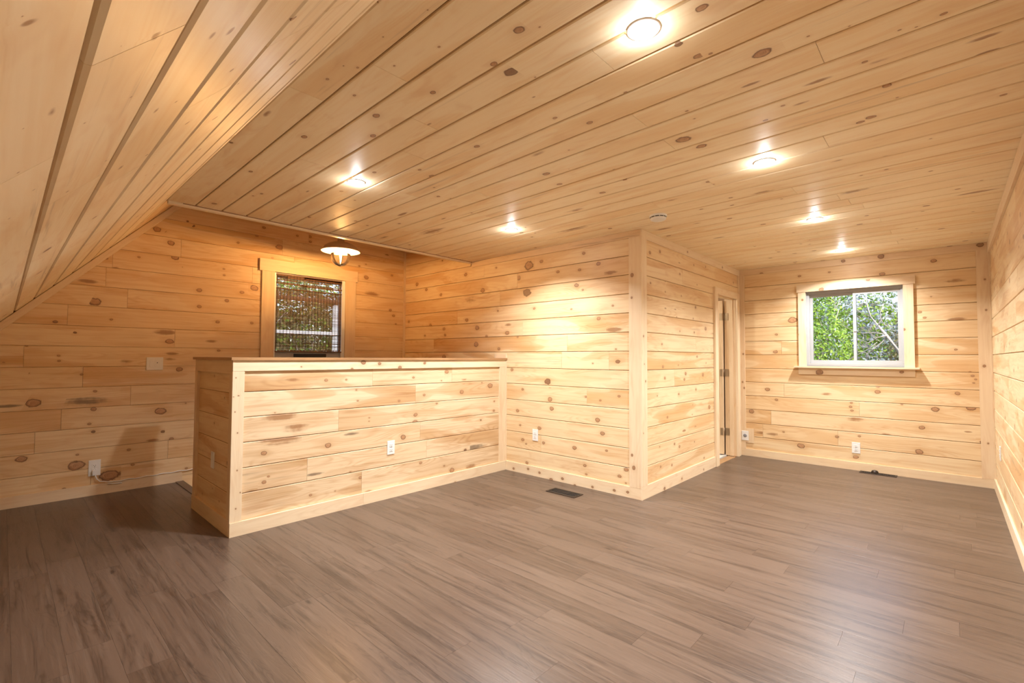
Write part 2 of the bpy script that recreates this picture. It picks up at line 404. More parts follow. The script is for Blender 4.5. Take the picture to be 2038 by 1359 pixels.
def beam(name, a, b, mat, parent, grain='auto', ch=.0025, tone=None, hue=None, knots=(), loc=None):
    """rectangular trim piece a..b with UVs along its longest axis"""
    lo = Vector([min(a[i], b[i]) for i in range(3)]); hi = Vector([max(a[i], b[i]) for i in range(3)]); d = hi-lo
    ax = max(range(3), key=lambda i: d[i]) if grain == 'auto' else 'xyz'.index(grain)
    cen = (lo+hi)/2
    so, to = random.uniform(0, 60), random.uniform(0, 60)
    tone = random.uniform(0, .35) if tone is None else tone; hue = random.uniform(0, .5) if hue is None else hue
    vs, fs, uvs, kuv = [], [], [], []
    for n in range(3):
        o1, o2 = [i for i in range(3) if i != n]
        if o2 == ax: o1, o2 = o2, o1          # o1 = grain if possible
        for sgn in (-1, 1):
            def pt(s, t):
                p = [0, 0, 0]; p[n] = hi[n] if sgn > 0 else lo[n]
                p[o1] = lo[o1]+s*d[o1]; p[o2] = lo[o2]+t*d[o2]; return Vector(p)
            kn = sorted([((Vector(k[0])[o1]-lo[o1])/d[o1], k) for k in knots if k[4] == n and k[5] == sgn], key=lambda x: x[0]) if knots else []
            cuts = [0.]; cells = []
            for i, (s, k) in enumerate(kn):
                l_ = max(s-k[1]*5/d[o1], cuts[-1], (kn[i-1][0]+s)/2 if i else 0); h_ = min(s+k[1]*5/d[o1], 1, (kn[i+1][0]+s)/2 if i+1 < len(kn) else 1)
                if l_ > cuts[-1]+1e-5: cells.append((cuts[-1], l_, None))
                if h_ > l_: cells.append((l_, h_, k)); cuts.append(h_)
            if cuts[-1] < 1: cells.append((cuts[-1], 1, None))
            for s0, s1, k in cells:
                P4 = [pt(s0, 0), pt(s1, 0), pt(s1, 1), pt(s0, 1)]
                e1 = P4[1]-P4[0]; e2 = P4[3]-P4[0]
                nn = Vector([0, 0, 0]); nn[n] = sgn
                if e1.cross(e2).dot(nn) < 0: P4.reverse()
                bi = len(vs); vs += P4; fs.append([bi, bi+1, bi+2, bi+3])
                for p in P4:
                    uvs.append((p[o1]-lo[o1]+so, p[o2]-lo[o2]+to+n*3.3))
                    kuv.append((40, 40) if k is None else ((p[o1]-k[0][o1])/k[1], (p[o2]-k[0][o2])/k[2]))
    me = bpy.data.meshes.new(name); base = cen if loc is None else Vector(loc)
    me.from_pydata([v-base for v in vs], [], fs)
    A = me.uv_layers.new(name='UVMap'); B = me.uv_layers.new(name='Knot')
    A.data.foreach_set('uv', np.array(uvs, 'f').ravel()); B.data.foreach_set('uv', np.array(kuv, 'f').ravel())
    c = me.color_attributes.new('tone', 'FLOAT_COLOR', 'CORNER')
    c.data.foreach_set('color', np.array([(tone, hue, .4, 1)]*len(uvs), 'f').ravel())
    return link(name, me, mat, parent, base)

# ------------------------------------------------------------------ survey of knots and board ends (where each one sits in the room)
PL = dict(ceil=(Vector((0, 0, H)), Vector((0, 0, 1))), back=(Vector((0, YA, 0)), Vector((0, 1, 0))), half=(Vector((0, YK, 0)), Vector((0, 1, 0))),
          end=(Vector((XK, 0, 0)), Vector((1, 0, 0))), mid=(Vector((XM, 0, 0)), Vector((1, 0, 0))), box=(Vector((0, YB, 0)), Vector((0, 1, 0))),
          far=(Vector((XF, 0, 0)), Vector((1, 0, 0))), slope=(Vector((XS, 0, H)), Vector((-SL, 0, 1))), floor=(Vector((0, 0, 0)), Vector((0, 0, 1))))
A_ = (600, 0, 3.397); B_ = (400, 200, 3.397); C_ = (1100, 0, 2.173); D_ = (760, 440, 2.426); E_ = (360, 690, 3.485)
G_ = (0, 400, 3.883); I_ = (0, 700, 3.883); J_ = (320, 380, 3.184); K_ = (1240, 430, 2.343); L_ = (1450, 470, 2.517); N_ = (0, 0, 2.911)
RAW = {
 'ceil': [(A_, '853,68,8 515,18,8 455,212,6 552,250,8 335,175,5 380,457,14 284,445,7 175,535,16 358,645,16 20,925,30 505,782,36 483,918,28 888,625,28 1470,202,48 1300,432,32 1415,487,60,d 1610,183,10 930,317,12 627,445,10 862,840,25,s 1185,990,26 1705,798,18 1945,830,22 1580,522,8 800,1148,16 880,1190,24 493,1165,18 270,1293,18 1655,1175,34 1745,1245,24 925,1328,18 1010,1345,12 1600,1040,60,s 1570,655,15,s 1808,1015,8 897,1268,10 2025,1305,15'),
          (B_, '445,88,50,s 205,285,18,d 337,480,20 90,697,22 205,505,12 720,615,24,s 1045,815,14 1340,832,14 1365,768,45,s 1040,675,10 1125,703,14 1600,650,16 1690,663,10 1240,925,50,s 1560,885,110,s 1640,798,20,s 1830,760,8 1125,845,12 735,790,14 900,775,8'),
          (C_, '545,192,22,d 630,242,24 683,232,10 905,230,46 1105,157,8 1283,113,6 1690,60,14 1500,130,8 1572,117,7 1860,165,44,s 1880,225,30,s 1350,268,14 1410,265,50,s 1150,350,44,s 1445,372,20 1070,448,32,s 995,457,10 1375,507,22 1330,528,18 160,530,18 855,365,30,s 580,480,8 565,603,38 645,632,28 920,520,12 613,513,6 30,797,18 215,833,16 65,650,7 100,910,40,s 90,990,70,s 310,777,12 265,733,7 910,830,45,s 770,855,10 1300,830,50,s 1230,695,30,s 765,945,12 625,965,20,s 910,970,12 720,1027,20,s 480,990,30,s 1440,675,25,s 1635,600,6 1490,422,6 1950,410,14 1835,830,50,s 1020,1040,20,s 990,860,6 515,865,30,s 315,400,10 1635,740,8 10,510,12')],
 'mid': [(D_, '710,215,36 770,195,14 552,225,8 1045,205,16 955,235,12 975,155,12 1100,250,36,s 850,245,12 700,345,32,d 660,275,18 940,310,16 970,332,8 487,335,18 425,380,50,s 285,355,12 215,330,12 170,305,14 267,242,8 405,258,14 735,422,10 915,425,8 1115,408,8 560,433,8 410,478,14 235,503,12 460,515,18 610,500,22,s 300,520,12 305,550,11 208,553,8 605,540,16 505,555,10 455,595,20 565,617,12 655,560,8 1130,618,7 1047,470,14 1120,525,40,s 130,485,10 800,775,24,d 628,717,12 812,805,16,s 812,860,18 985,848,8 1055,865,8 1145,845,10 820,905,16 1040,960,18 655,915,12 680,812,10 668,985,8 680,1055,12 697,1075,7 760,1000,14 1065,1025,16 930,1095,16 780,1070,12 1085,1108,9 980,1180,12 987,1222,9 1147,1232,12 700,1167,12 1180,1200,16 1178,1265,7 300,655,16')],
 'half': [(D_, '165,935,13 162,970,15 105,1042,18 388,825,14 525,795,18 543,915,8 545,870,6 207,840,9 85,868,8 267,880,7 155,755,8 290,770,5 485,780,6 400,765,18,s 315,728,14 340,1203,16 310,1247,9 430,1185,30,s 190,1168,10 303,1182,6 450,1095,90,S 405,1105,10,d'),
          (E_, '780,230,38,s 1010,232,15 1150,228,10 1220,300,8 1230,375,10 655,458,6 1310,493,7 1308,517,6 580,738,24 1022,685,26 1185,605,50,S 580,940,18 610,900,10 930,885,60,S 490,1003,36,s 1250,908,16 1305,1003,28,s 1073,1002,6 902,1030,12 1178,870,8 700,480,90,s 800,560,80,s 700,640,120,s')],
 'end': [(E_, '212,530,12 200,985,8 245,1075,9 130,1020,10 283,355,9')],
 'back': [(G_, '730,778,44,r 820,442,14 890,515,26,s 1073,433,12 1322,325,28 1355,437,30 1490,190,16,d 1450,157,10,d 1215,220,30 1265,230,18 680,620,46,s 1410,510,4 1733,573,10 1730,525,10 1840,322,12 1985,270,12 1540,690,22 1540,815,18 1755,770,18 1870,705,18 1965,672,34 1682,935,16 1945,943,14 860,915,12 580,1017,14,d 1270,1015,60,s 1310,1085,30,r 1640,1083,36,s 1690,1155,14 205,1117,12 453,1195,11 456,1235,12 975,1240,38,s 1330,1180,36,s 1310,1220,36,s 1387,1300,26 632,695,6 630,1340,12 220,1330,8'),
          (I_, '258,397,50 735,305,14 725,443,22 1240,458,40,r 720,617,16,d 1258,617,16,d 690,557,14 1180,683,38,s 1325,672,18 995,757,14 165,830,36 590,880,56 597,795,12 845,955,74 1025,872,14 1052,1013,10 710,1075,28 540,1128,22 182,1140,7 60,420,70,S 650,385,190,S 1435,398,7 1440,900,12'),
          (J_, '750,355,24 945,290,13 948,322,11 865,283,10 655,232,12 1435,405,14,s 1465,535,9 1303,548,18 1258,475,8 1300,465,5 1340,650,44,s 1455,755,12 1475,790,12 1490,843,7')],
 'box': [(K_, '125,170,12 172,165,11 262,218,15,s 330,228,6 385,237,6 265,270,7 128,312,8 197,303,5 197,353,5 272,372,5 345,320,4 338,425,10 198,430,11,s 244,435,11,s 250,470,5 327,478,5 110,495,4 385,525,13 265,537,5 332,542,8 186,703,10 258,695,5 345,655,8 387,685,5 195,755,10 292,735,12 286,762,10 372,740,12 340,808,8 260,830,8 160,838,6 402,890,14 207,938,9 323,925,4 325,880,4 285,1000,18,s 337,980,18,s 240,1062,9 263,1075,10 333,1052,6 171,1075,5 378,1127,7 175,1168,8 228,1160,8 515,310,6')],
 'far': [(L_, '355,200,8 505,180,7 770,190,14 1027,123,14 1130,220,34,s 1247,93,7 1015,303,5 958,380,9 983,408,8 1140,415,28,s 320,420,24 240,492,8 235,580,12 1138,568,8 195,767,13 490,790,20,s 748,755,7 745,780,14 1147,788,12 1210,680,6 1238,717,6 1222,700,8 1228,735,6 240,820,9 615,835,7 612,855,9 618,873,8 868,843,5 1035,867,18 1215,860,20 115,878,14 635,915,32,s 968,960,14 1200,980,12,s 160,985,20,s 220,992,26,s 275,980,6 543,1005,10 655,1002,8 787,993,18,s 363,1050,18,r 638,1107,12,r 955,1080,18 1275,1033,14')],
 'slope': [(N_, '185,90,14,d 130,95,10 95,190,9 170,130,34,s 790,240,20 702,267,5 905,205,60,s 1225,210,52,s 1335,180,44,s 1700,108,34 760,562,12 1020,590,14 905,640,50,s 1085,713,22 1245,685,28 490,713,10 300,650,110,s 850,898,14 700,970,66,s 613,932,9 105,1000,12 195,1100,36,s 55,1265,50,s 895,955,8 845,1015,7 135,745,7 1380,485,10 1555,570,8 1480,467,10 390,1110,14')],
}
KN = {}
for key, lst in RAW.items():
    out = []
    for (ox, oy, sc), txt in lst:
        for w in txt.split():
            a = w.split(','); px, py, rp = ox+float(a[0])/sc, oy+float(a[1])/sc, float(a[2])/sc
            p = unproj(px, py, PL[key]); depth = (p-C0).dot(F0)
            r = rp*depth/FPX; typ = a[3] if len(a) > 3 else ''
            r *= .72 if key == 'mid' else .8
            if typ == 's': ru, rv, dk = r*1.5, max(r*.42, .007), 2.
            elif typ == 'S': ru, rv, dk = r*1.4, max(r*.2, .012), 3.
            elif typ == 'r': ru, rv, dk = r*1.25, r*.85, -.4
            elif typ == 'd': ru, rv, dk = r*1.15, r*.85, .8
            else: ru, rv, dk = r*1.15, r*.85, .1
            if key == 'slope': ru *= .8
            out.append((p, min(ru, .16), min(rv, .05), dk))
    KN[key] = out
JRAW = {
 'ceil': [(A_, '600,495 850,845 775,1055 60,1095 1975,352 1220,1310'), (C_, '380,525 510,630 1185,618 690,795 440,885 1165,250 1340,885'), (B_, '980,715 1470,655 1900,640 1950,790')],
 'back': [(G_, '985,765 522,890 182,1225 1350,1080'), (I_, '640,185 1010,310 268,680'), (J_, '772,380')],
 'mid': [(D_, '570,385 365,460 250,612 868,680 990,850 768,1080 895,575 1097,700')],
 'half': [(D_, '165,830 340,778 218,1090'), (E_, '1333,240 1097,500 878,860')],
 'box': [(K_, '278,290 340,600 240,745')],
 'far': [(L_, '278,770 655,860 213,905 172,985 548,1010 265,530')],
 'slope': [(N_, '820,255 1290,515 470,1080')],
}
JT = {k: [unproj(o[0]+float(w.split(',')[0])/o[2], o[1]+float(w.split(',')[1])/o[2], PL[k]) for o, t in l for w in t.split()] for k, l in JRAW.items()}

def lay_rows(parent, seams, u0, u1, mk, key, nrm, mat, holes=(), gap=.004, T=.012, ch=.003, u0f=None, u1f=None, avg=2.6, tone=(.05, .6), extra=0.0, cap=0):
    """rows of boards between v seams. mk(u, v) -> world point. holes: (ua, ub, va, vb). u0f/u1f(v): slanted ends"""
    kn = KN.get(key, []); jt = JT.get(key, [])
    for i in range(len(seams)-1):
        v0, v1 = seams[i]+gap/2, seams[i+1]-gap/2
        if v1-v0 < .01: continue
        a, b = u0, u1
        O = mk(0, 0); UU = (mk(1, 0)-O); VV = (mk(0, 1)-O)
        inv = lambda p: ((p-O).dot(UU)/UU.length_squared, (p-O).dot(VV)/VV.length_squared)
        js = sorted(inv(p)[0] for p in jt if seams[i] < inv(p)[1] < seams[i+1])
        js = [j for j in js if a+.15 < j < b-.15]
        if not js and (b-a) > avg:
            n = int((b-a)/avg+random.random()*.6); 
            js = sorted(a+(b-a)*(k+1+random.uniform(-.3, .3))/(n+1) for k in range(n))
        edges = [a]+js+[b]
        for s in range(len(edges)-1):
            ua, ub = edges[s]+(.0008 if s else 0), edges[s+1]-(.0008 if s < len(edges)-2 else 0)
            # split around holes
            pieces = [(ua, ub, v0, v1)]
            for h in holes:
                nxt = []
                for p in pieces:
                    if p[1] <= h[0] or p[0] >= h[1] or p[3] <= h[2] or p[2] >= h[3]: nxt.append(p); continue
                    if p[0] < h[0]: nxt.append((p[0], h[0], p[2], p[3]))
                    if p[1] > h[1]: nxt.append((h[1], p[1], p[2], p[3]))
                    m0, m1 = max(p[0], h[0]), min(p[1], h[1])
                    if p[2] < h[2]-.004: nxt.append((m0, m1, p[2], h[2]))
                    if p[3] > h[3]+.004: nxt.append((m0, m1, h[3], p[3]))
                pieces = nxt
            # group touching pieces
            groups = []
            for p in sorted(pieces):
                for g in groups:
                    if any(abs(p[0]-q[1]) < 1e-6 and min(p[3], q[3]) > max(p[2], q[2]) for q in g): g.append(p); break
                else: groups.append([p])
            sd = (random.uniform(0, 60), random.uniform(0, 60)); tn, hu = random.uniform(*tone), random.random()
            if random.random() < .18: tn = min(1, tn+.3)
            for g in groups:
                bl = []
                for p in g:
                    def end(u, v):
                        if u0f and abs(u-u0) < 1e-6: u = u0f(v)
                        if u1f and abs(u-u1) < 1e-6: u = u1f(v)
                        return mk(u, v)
                    if u0f and abs(p[0]-u0) < 1e-6 and u0f(p[2]) >= p[1]-.01 and u0f(p[3]) >= p[1]-.01: continue
                    if u1f and abs(p[1]-u1) < 1e-6 and u1f(p[3]) <= p[0]+.01: continue
                    q = (end(p[0], p[2]), end(p[1], p[2]), end(p[1], p[3]), end(p[0], p[3]))
                    if u0f and abs(p[0]-u0) < 1e-6:
                        x0, x1 = min(u0f(p[2]), p[1]-.002), min(u0f(p[3]), p[1]-.002)
                        q = (mk(x0, p[2]), q[1], q[2], mk(x1, p[3]))
                    bl.append(q)
                if not bl: continue
                ks = [k for k in kn if seams[i] <= inv(k[0])[1] < seams[i+1] and ua-.01 < inv(k[0])[0] < ub+.01]
                if not ks or extra:
                    L = ub-ua
                    for _ in range(int(L*(extra or .9)+random.random())):
                        r = random.choice((.006, .008, .011, .015, .02)); uu = random.uniform(ua+.05, max(ub-.05, ua+.06)); vv = random.uniform(v0+.02, v1-.02) if v1-v0 > .05 else (v0+v1)/2
                        if all(abs(inv(k[0])[0]-uu) > .1 for k in ks): ks.append((mk(uu, vv), r*1.2, r*.85, random.choice((0, .1, .6))))
                wood('board', bl, nrm, mat, parent, T, ch, ks, tn, hu, seed=sd)

def slab(parent, name, boxes, mat):
    m = MB()
    for a, b in boxes: m.box(a, b)
    return m.build(name, mat, parent)

# ------------------------------------------------------------------ FLOOR
floor = MB()
for a, b in (((XW-.1, YR-.1, -.25), (1.20, YA+.1, -.006)), ((1.20, YR-.1, -.25), (XM, YK+.12, -.006)), ((XM, YR-.1, -.25), (XF+.1, YB+.1, -.006))):
    floor.box(a, b)
floor = floor.build('floor', M['back'], loc=(0, 0, -.006)); tag(floor, kind='structure')
fj = [(2.485, .365), (2.77, .172), (2.93, -.012), (3.66, -.002), (2.33, .684), (3.38, .314), (3.07, .702), (3.21, .908), (3.51, .634), (3.81, .404), (4.09, .334), (4.25, -.084), (2.2, .285), (4.54, .561), (4.38, .264), (3.95, .77), (2.65, .874)]
for P_ in ((213, 1276), (437, 1158), (1110, 1318), (1380, 1283), (1280, 1240), (1245, 1012), (905, 1105), (660, 1110)): 
    q = unproj(*P_, PL['floor']); fj.append((q.x, q.y))
def zone(x): return YA-.006 if x < 1.15 else (YK-.002 if x < XM-.001 else YB-.002)
k0 = -22
for k in range(k0, 27):
    xa, xb = 2.409+.147*k, 2.409+.147*(k+1)
    if xb < XW or xa > XF: continue
    parts_ = []
    for e in (1.15, XM):
        if xa < e-.002 < xb-.004: parts_ = [(xa, e), (e, xb)]
    parts_ = parts_ or [(xa, xb)]
    y0 = YR+.002
    known = [j[1] for j in fj if xa < j[0] < xb]
    st = (known[0] if known else random.uniform(0, 1.22)) % 1.22
    js = [st+1.22*i for i in range(-2, 7)]
    for xa2, xb2 in parts_:
        xa2, xb2 = max(xa2, XW), min(xb2, XF)
        yl = zone((xa2+xb2)/2)
        edges = [y0]+[j for j in js if y0+.1 < j < yl-.1]+[yl]
        for i in range(len(edges)-1):
            ya, yb = edges[i], edges[i+1]
            rx = random.uniform(0, 1)
            wood('plank', [((xb2-.0002, ya+.0003, -.006), (xb2-.0002, yb-.0003, -.006), (xa2+.0002, yb-.0003, -.006), (xa2+.0002, ya+.0003, -.006))], (0, 0, 1), M['floor'], floor, T=.006, ch=.00025,
                 tone=rx, hue=random.random())
ns = beam('stair_nosing', (1.15, YK2+.016, -.03), (1.212, YA-.012, .006), M['floor'], floor, grain='y', tone=.1)
# stairs going down behind the half wall
stairs = empty('staircase', (1.25, 4.9, -1.4)); tag(stairs, 'pine stairs going down behind the half wall', 'stairs')
for i in range(6):
    beam('tread', (1.22+.26*i, YK+.13, -.215-.2*i), (1.22+.26*(i+1)+.02, YA-.02, -.19-.2*i), M['pine'], stairs, grain='y')
    beam('riser', (1.20+.26*i, YK+.13, -.215-.2*i), (1.22+.26*i, YA-.02, -.006-.2*i if i == 0 else -.0-.2*i), M['trim'], stairs, grain='y')

# ------------------------------------------------------------------ CEILING (flat part) and raised part over the stairs
ceil = MB()
ceil.box((XS-.02, YR-.1, H+.012), (XF+.1, YT, H+.07))
ceil.box((XM, YT, H+.012), (XF+.1, YB+.1, H+.07))
ceil.box((XS-.1, YT-.02, H+.07), (XM+.1, YT+.0, HP+.1))
ceil.box((XS-.1, YT-.02, HP), (XM+.1, YA+.1, HP+.1))
ceil = ceil.build('ceiling', M['back'], loc=(3, 2, H+.012)); tag(ceil, kind='structure')
def cx(k, y):                      # seam k of the ceiling, fanned very slightly as it was nailed
    if k < 0: return XS+.002
    a = .942+.1712*k; b = .906+.165*min(k, 9)+.172*max(0, k-9)
    return min(b+(a-b)*(y+.2)/4.3, XF)
ck = KN['ceil']; cj = JT['ceil']
for k in range(-1, 32):
    g = .0045
    yend = YT-.0385 if cx(k+1, YT) < XM+.02 or cx(k, 3) < XM-.03 else YB+.04
    if cx(k+1, 0)-cx(k, 0) < .01: continue
    def rowf(p): return cx(k, p.y) <= p.x < cx(k+1, p.y)
    js = sorted(p.y for p in cj if rowf(p) and YR+.2 < p.y < yend-.2)
    if not js and random.random() < .75: js = [random.uniform(YR+.4, yend-.3)]
    ed = [YR+.001]+js+[yend]
    for i in range(len(ed)-1):
        ya, yb = ed[i]+.0008, ed[i+1]-.0008
        q = [Vector((cx(k, ya)+g, ya, H+.012)), Vector((cx(k, yb)+g, yb, H+.012)), Vector((cx(k+1, yb)-g, yb, H+.012)), Vector((cx(k+1, ya)-g, ya, H+.012))]
        if k == -1: q[0].x = q[1].x = XS+.001
        ks = [c for c in ck if rowf(c[0]) and ya < c[0].y < yb]
        if not ks:
            for _ in range(int((yb-ya)*1.1+random.random())):
                r = random.choice((.007, .009, .012, .018)); yy = random.uniform(ya, yb)
                ks.append((Vector((random.uniform(cx(k, yy)+.02, cx(k+1, yy)-.02), yy, H)), r*1.2, r*.85, .2))
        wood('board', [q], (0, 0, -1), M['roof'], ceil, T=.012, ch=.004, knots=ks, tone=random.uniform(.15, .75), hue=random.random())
# raised ceiling boards over the stairs
for i in range(17):
    x0 = XS+.172*i
    if x0+.17 > XM: break
    wood('board', [((x0, YT+.02, HP), (x0, YA-.0, HP), (x0+.168, YA-.0, HP), (x0+.168, YT+.02, HP))], (0, 0, -1), M['pine'], ceil, T=.01, tone=.5, hue=.5)

# ------------------------------------------------------------------ SLOPED WALL / ROOF SLOPE on the left
sd_ = Vector((-1, 0, -SL)).normalized()            # down the slope
sn_ = Vector((SL, 0, -1)).normalized()             # into the room
slope = MB()
def spt(s, y, d=0): return Vector((XS, y, H))+sd_*s+sn_*d
s_end = (XS-XW)*SLEN
def slabq(m, s0, s1, y0, y1, d0, d1):
    vs = [spt(s, y, d) for d in (d0, d1) for s, y in ((s0, y0), (s1, y0), (s1, y1), (s0, y1))]
    m.add(vs, [(0, 1, 2, 3), (7, 6, 5, 4), (0, 4, 5, 1), (1, 5, 6, 2), (2, 6, 7, 3), (3, 7, 4, 0)])
slabq(slope, -.02, s_end+.1, YR-.1, YA+.1, -.012, -.1)
slabq(slope, -.62, -.02, YT+.0, YA+.1, -.012, -.1)
slope = slope.build('wall_slope', M['back'], loc=(0, 2.5, .8)); tag(slope, kind='structure')
ss = [.0, .052, .213, .392, .562, .727, .887, 1.045, 1.21, 1.38, 1.55, 1.72, 1.89, s_end]
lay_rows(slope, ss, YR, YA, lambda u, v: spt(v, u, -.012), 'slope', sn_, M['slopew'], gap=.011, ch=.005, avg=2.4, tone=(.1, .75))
for i in range(3):
    wood('board', [(spt(-.19*(i+1), YT+.01, -.012), spt(-.19*(i+1), YA, -.012), spt(-.19*i, YA, -.012), spt(-.19*i, YT+.01, -.012))], sn_, M['pine'], slope, tone=.5, hue=.5)
lowz = H-(XS-XW)*SL
low = MB().box((XW-.1, YR-.1, -.1), (XW-.012, YA+.1, lowz+.1)).build('wall_left', M['back'], loc=(XW, 2.5, 0)); tag(low, kind='structure')
lay_rows(low, [0, .17, .34, .51, lowz], YR, YA, lambda u, v: Vector((XW-.012, u, v)), '', (1, 0, 0), M['pine'], extra=1)

# ------------------------------------------------------------------ BACK WALL (stairs window)
WX0, WX1, WZ0, WZ1 = 2.006, 2.835, 1.15, 2.122
wb = MB()
for a, b in (((XW-.1, YA+.012, -1.5), (WX0, YA+.12, HP+.1)), ((WX1, YA+.012, -1.5), (XM+.1, YA+.12, HP+.1)), ((WX0, YA+.012, -1.5), (WX1, YA+.12, WZ0)), ((WX0, YA+.012, WZ1), (WX1, YA+.12, HP+.1))): wb.box(a, b)
wb = wb.build('wall_back', M['back'], loc=(1.5, YA, 0)); tag(wb, kind='structure')
sb = [-1.342+.1745*i for i in range(8)]+[.055+.1745*i for i in range(16)]
sb = sorted(set(round(x, 4) for x in sb)); sb = [x for x in sb if x < HP]+[HP]
def slx(v): return XS-(H-v)/SL+.004
row_lo = [x for x in sb if x <= .056]; row_hi = [x for x in sb if x >= .054]
lay_rows(wb, row_hi, XW, XM, lambda u, v: Vector((u, YA+.012, v)), 'back', (0, -1, 0), M['pine'], holes=[(WX0, WX1, WZ0, WZ1)], gap=.002, ch=.002, u0f=lambda v: max(XW, slx(v)), tone=(.45, 1.), avg=2.)
lay_rows(wb, row_lo, 1.2, XM, lambda u, v: Vector((u, YA+.012, v)), '', (0, -1, 0), M['pine'], gap=.002, ch=.002, tone=(.2, .6))
bb = beam('baseboard_back', (XW, YA-.014, 0), (1.2, YA-.0005, .09), M['trim'], None, tone=.45); tag(bb, kind='structure')
# trim following the slope
t1 = MB()
tr_a = Vector((slx(lowz+.05), YA-.01, lowz+.05)); tr_b = Vector((slx(HP-.02), YA-.01, HP-.02))
tw = Vector((SL, 0, -1)).normalized()*.05
o = wood('trim_1', [(tr_a, tr_b, tr_b+tw, tr_a+tw)], (0, -1, 0), M['trim'], None, T=.014, tone=.5); tag(o, kind='structure')
o.location.y += .009
o = beam('trim_2', (XM-.03, YA-.016, -1.), (XM-.001, YA-.0005, HP-.01), M['trim'], None, tone=.8, hue=.8); tag(o, kind='structure')

# ------------------------------------------------------------------ MIDDLE WALL (facing us, right of the half wall)
wm = MB().box((XM+.012, YB, -1.5), (XM+.11, YA+.1, HP+.1)).build('wall_middle', M['back'], loc=(XM, 3.5, 0)); tag(wm, kind='structure')
sm_ = [.081+.168*i for i in range(16)]; sm_ = [x for x in sm_ if x < HP]+[HP]
lay_rows(wm, sm_[:14], YB+.02, YA, lambda u, v: Vector((XM+.012, u, v)), 'mid', (-1, 0, 0), M['pine'], gap=.004, tone=(.05, .6))
lay_rows(wm, sm_[13:], YT, YA, lambda u, v: Vector((XM+.012, u, v)), '', (-1, 0, 0), M['pine'], gap=.004, tone=(.3, .8))
lay_rows(wm, [.081-.168*i for i in range(8, -1, -1)], YK+.1, YA, lambda u, v: Vector((XM+.012, u, v)), '', (-1, 0, 0), M['pine'], gap=.004)
def kp(key, lst, ox, n, sgn, r=.007):
    """pixel survey -> knots on a trim face"""
    out = []
    for x, y, q in lst:
        p = unproj(ox[0]+x/ox[2], ox[1]+y/ox[2], PL[key]); d = (p-C0).dot(F0)
        rr = q/ox[2]*d/FPX; out.append((p, rr*1.2, rr, .5, n, sgn))
    return out
bm = beam('baseboard_middle', (XM-.013, YB-.0, 0), (XM-.0005, YK-.013, .094), M['trim'], None, tone=.15,
          knots=kp('mid', [(640, 1193, 6), (710, 1195, 6), (765, 1213, 6), (820, 1247, 9), (875, 1242, 7), (935, 1275, 6), (1020, 1282, 6), (1125, 1298, 7), (1190, 1307, 7)], D_, 0, -1)); tag(bm, kind='structure')
o = beam('trim_3', (XM-.014, YB-.001, .094), (XM-.0005, YB+.105, H-.062), M['trim'], None, tone=.2, hue=.1, knots=kp('mid', [(1212, 262, 9), (1210, 370, 5), (1220, 1190, 9), (1212, 1128, 6)], D_, 0, -1)); tag(o, kind='structure')
o = beam('trim_4', (XM-.015, YB-.001, H-.062), (XM-.0005, YT-.03, H-.001), M['trim'], None, tone=1., hue=1.); tag(o, kind='structure')

# ------------------------------------------------------------------ SIDE WALL OF THE BOXED ROOM, with the door
DX0, DX1, DZ = 5.50, 6.15, 1.941
ws = MB()
for a, b in (((XM+.11, YB+.012, -.2), (DX0-.02, YB+.12, H+.05)), ((DX1+.02, YB+.012, -.2), (XF+.1, YB+.12, H+.05)), ((DX0-.02, YB+.012, DZ+.02), (DX1+.02, YB+.12, H+.05))): ws.box(a, b)
ws = ws.build('wall_side', M['back'], loc=(5, YB, 0)); tag(ws, kind='structure')
lay_rows(ws, [.1+.1655*i for i in range(13)]+[H-.04], XM+.02, XF, lambda u, v: Vector((u, YB+.012, v)), 'box', (0, -1, 0), M['pine'], holes=[(DX0-.02, DX1+.02, -.1, DZ+.02)], gap=.004, tone=(0, .35))
o = beam('baseboard_side', (XM-.013, YB-.014, 0), (5.40, YB-.0005, .11), M['trim'], None, tone=0, hue=0,
         knots=kp('box', [(268, 1223, 5), (187, 1268, 8), (370, 1180, 4)], K_, 1, -1)); tag(o, kind='structure')
o = beam('trim_5', (XM-.014, YB-.015, .11), (XM+.085, YB-.0005, H-.001), M['trim'], None, tone=0, hue=.1,
         knots=kp('box', [(88, 560, 5), (98, 770, 5), (92, 690, 3), (88, 1012, 3)], K_, 1, -1)); tag(o, kind='structure')
o = beam('trim_6', (XM+.085, YB-.013, H-.075), (XF-.001, YB-.0005, H-.001), M['trim'], None, tone=0, hue=.1, knots=kp('box', [(295, 168, 5), (458, 240, 5)], K_, 1, -1)); tag(o, kind='structure')
o = beam('trim_7', (6.245, YB-.012, 0), (XF-.001, YB-.0005, H-.075), M['trim'], None, tone=.5, hue=.3); tag(o, kind='structure')
# door frame, casings, leaf
d1 = empty('door_1', (5.83, YB, 0), 'structure')
beam('casing', (5.405, YB-.024, 0), (5.495, YB-.0005, DZ+.062), M['trim'], d1, tone=0, hue=0)
beam('casing', (6.155, YB-.024, 0), (6.243, YB-.0005, DZ+.062), M['trim'], d1, tone=0, hue=0)
beam('casing', (5.495, YB-.024, DZ-.01), (6.155, YB-.0005, DZ+.062), M['trim'], d1, tone=0, hue=0)
beam('jamb', (5.480, YB-.0, 0), (5.50, YB+.13, DZ+.0), M['trim'], d1, tone=.5, hue=.5)
beam('jamb', (6.15, YB-.0, 0), (6.17, YB+.13, DZ+.0), M['trim'], d1, tone=.9, hue=.6)
beam('jamb', (5.50, YB-.0, DZ-.0), (6.15, YB+.13, DZ+.02), M['trim'], d1, tone=.5, hue=.5)
beam('door_stop', (6.138, YB+.03, 0), (6.15, YB+.075, DZ), M['trim'], d1, tone=.7, hue=.5)
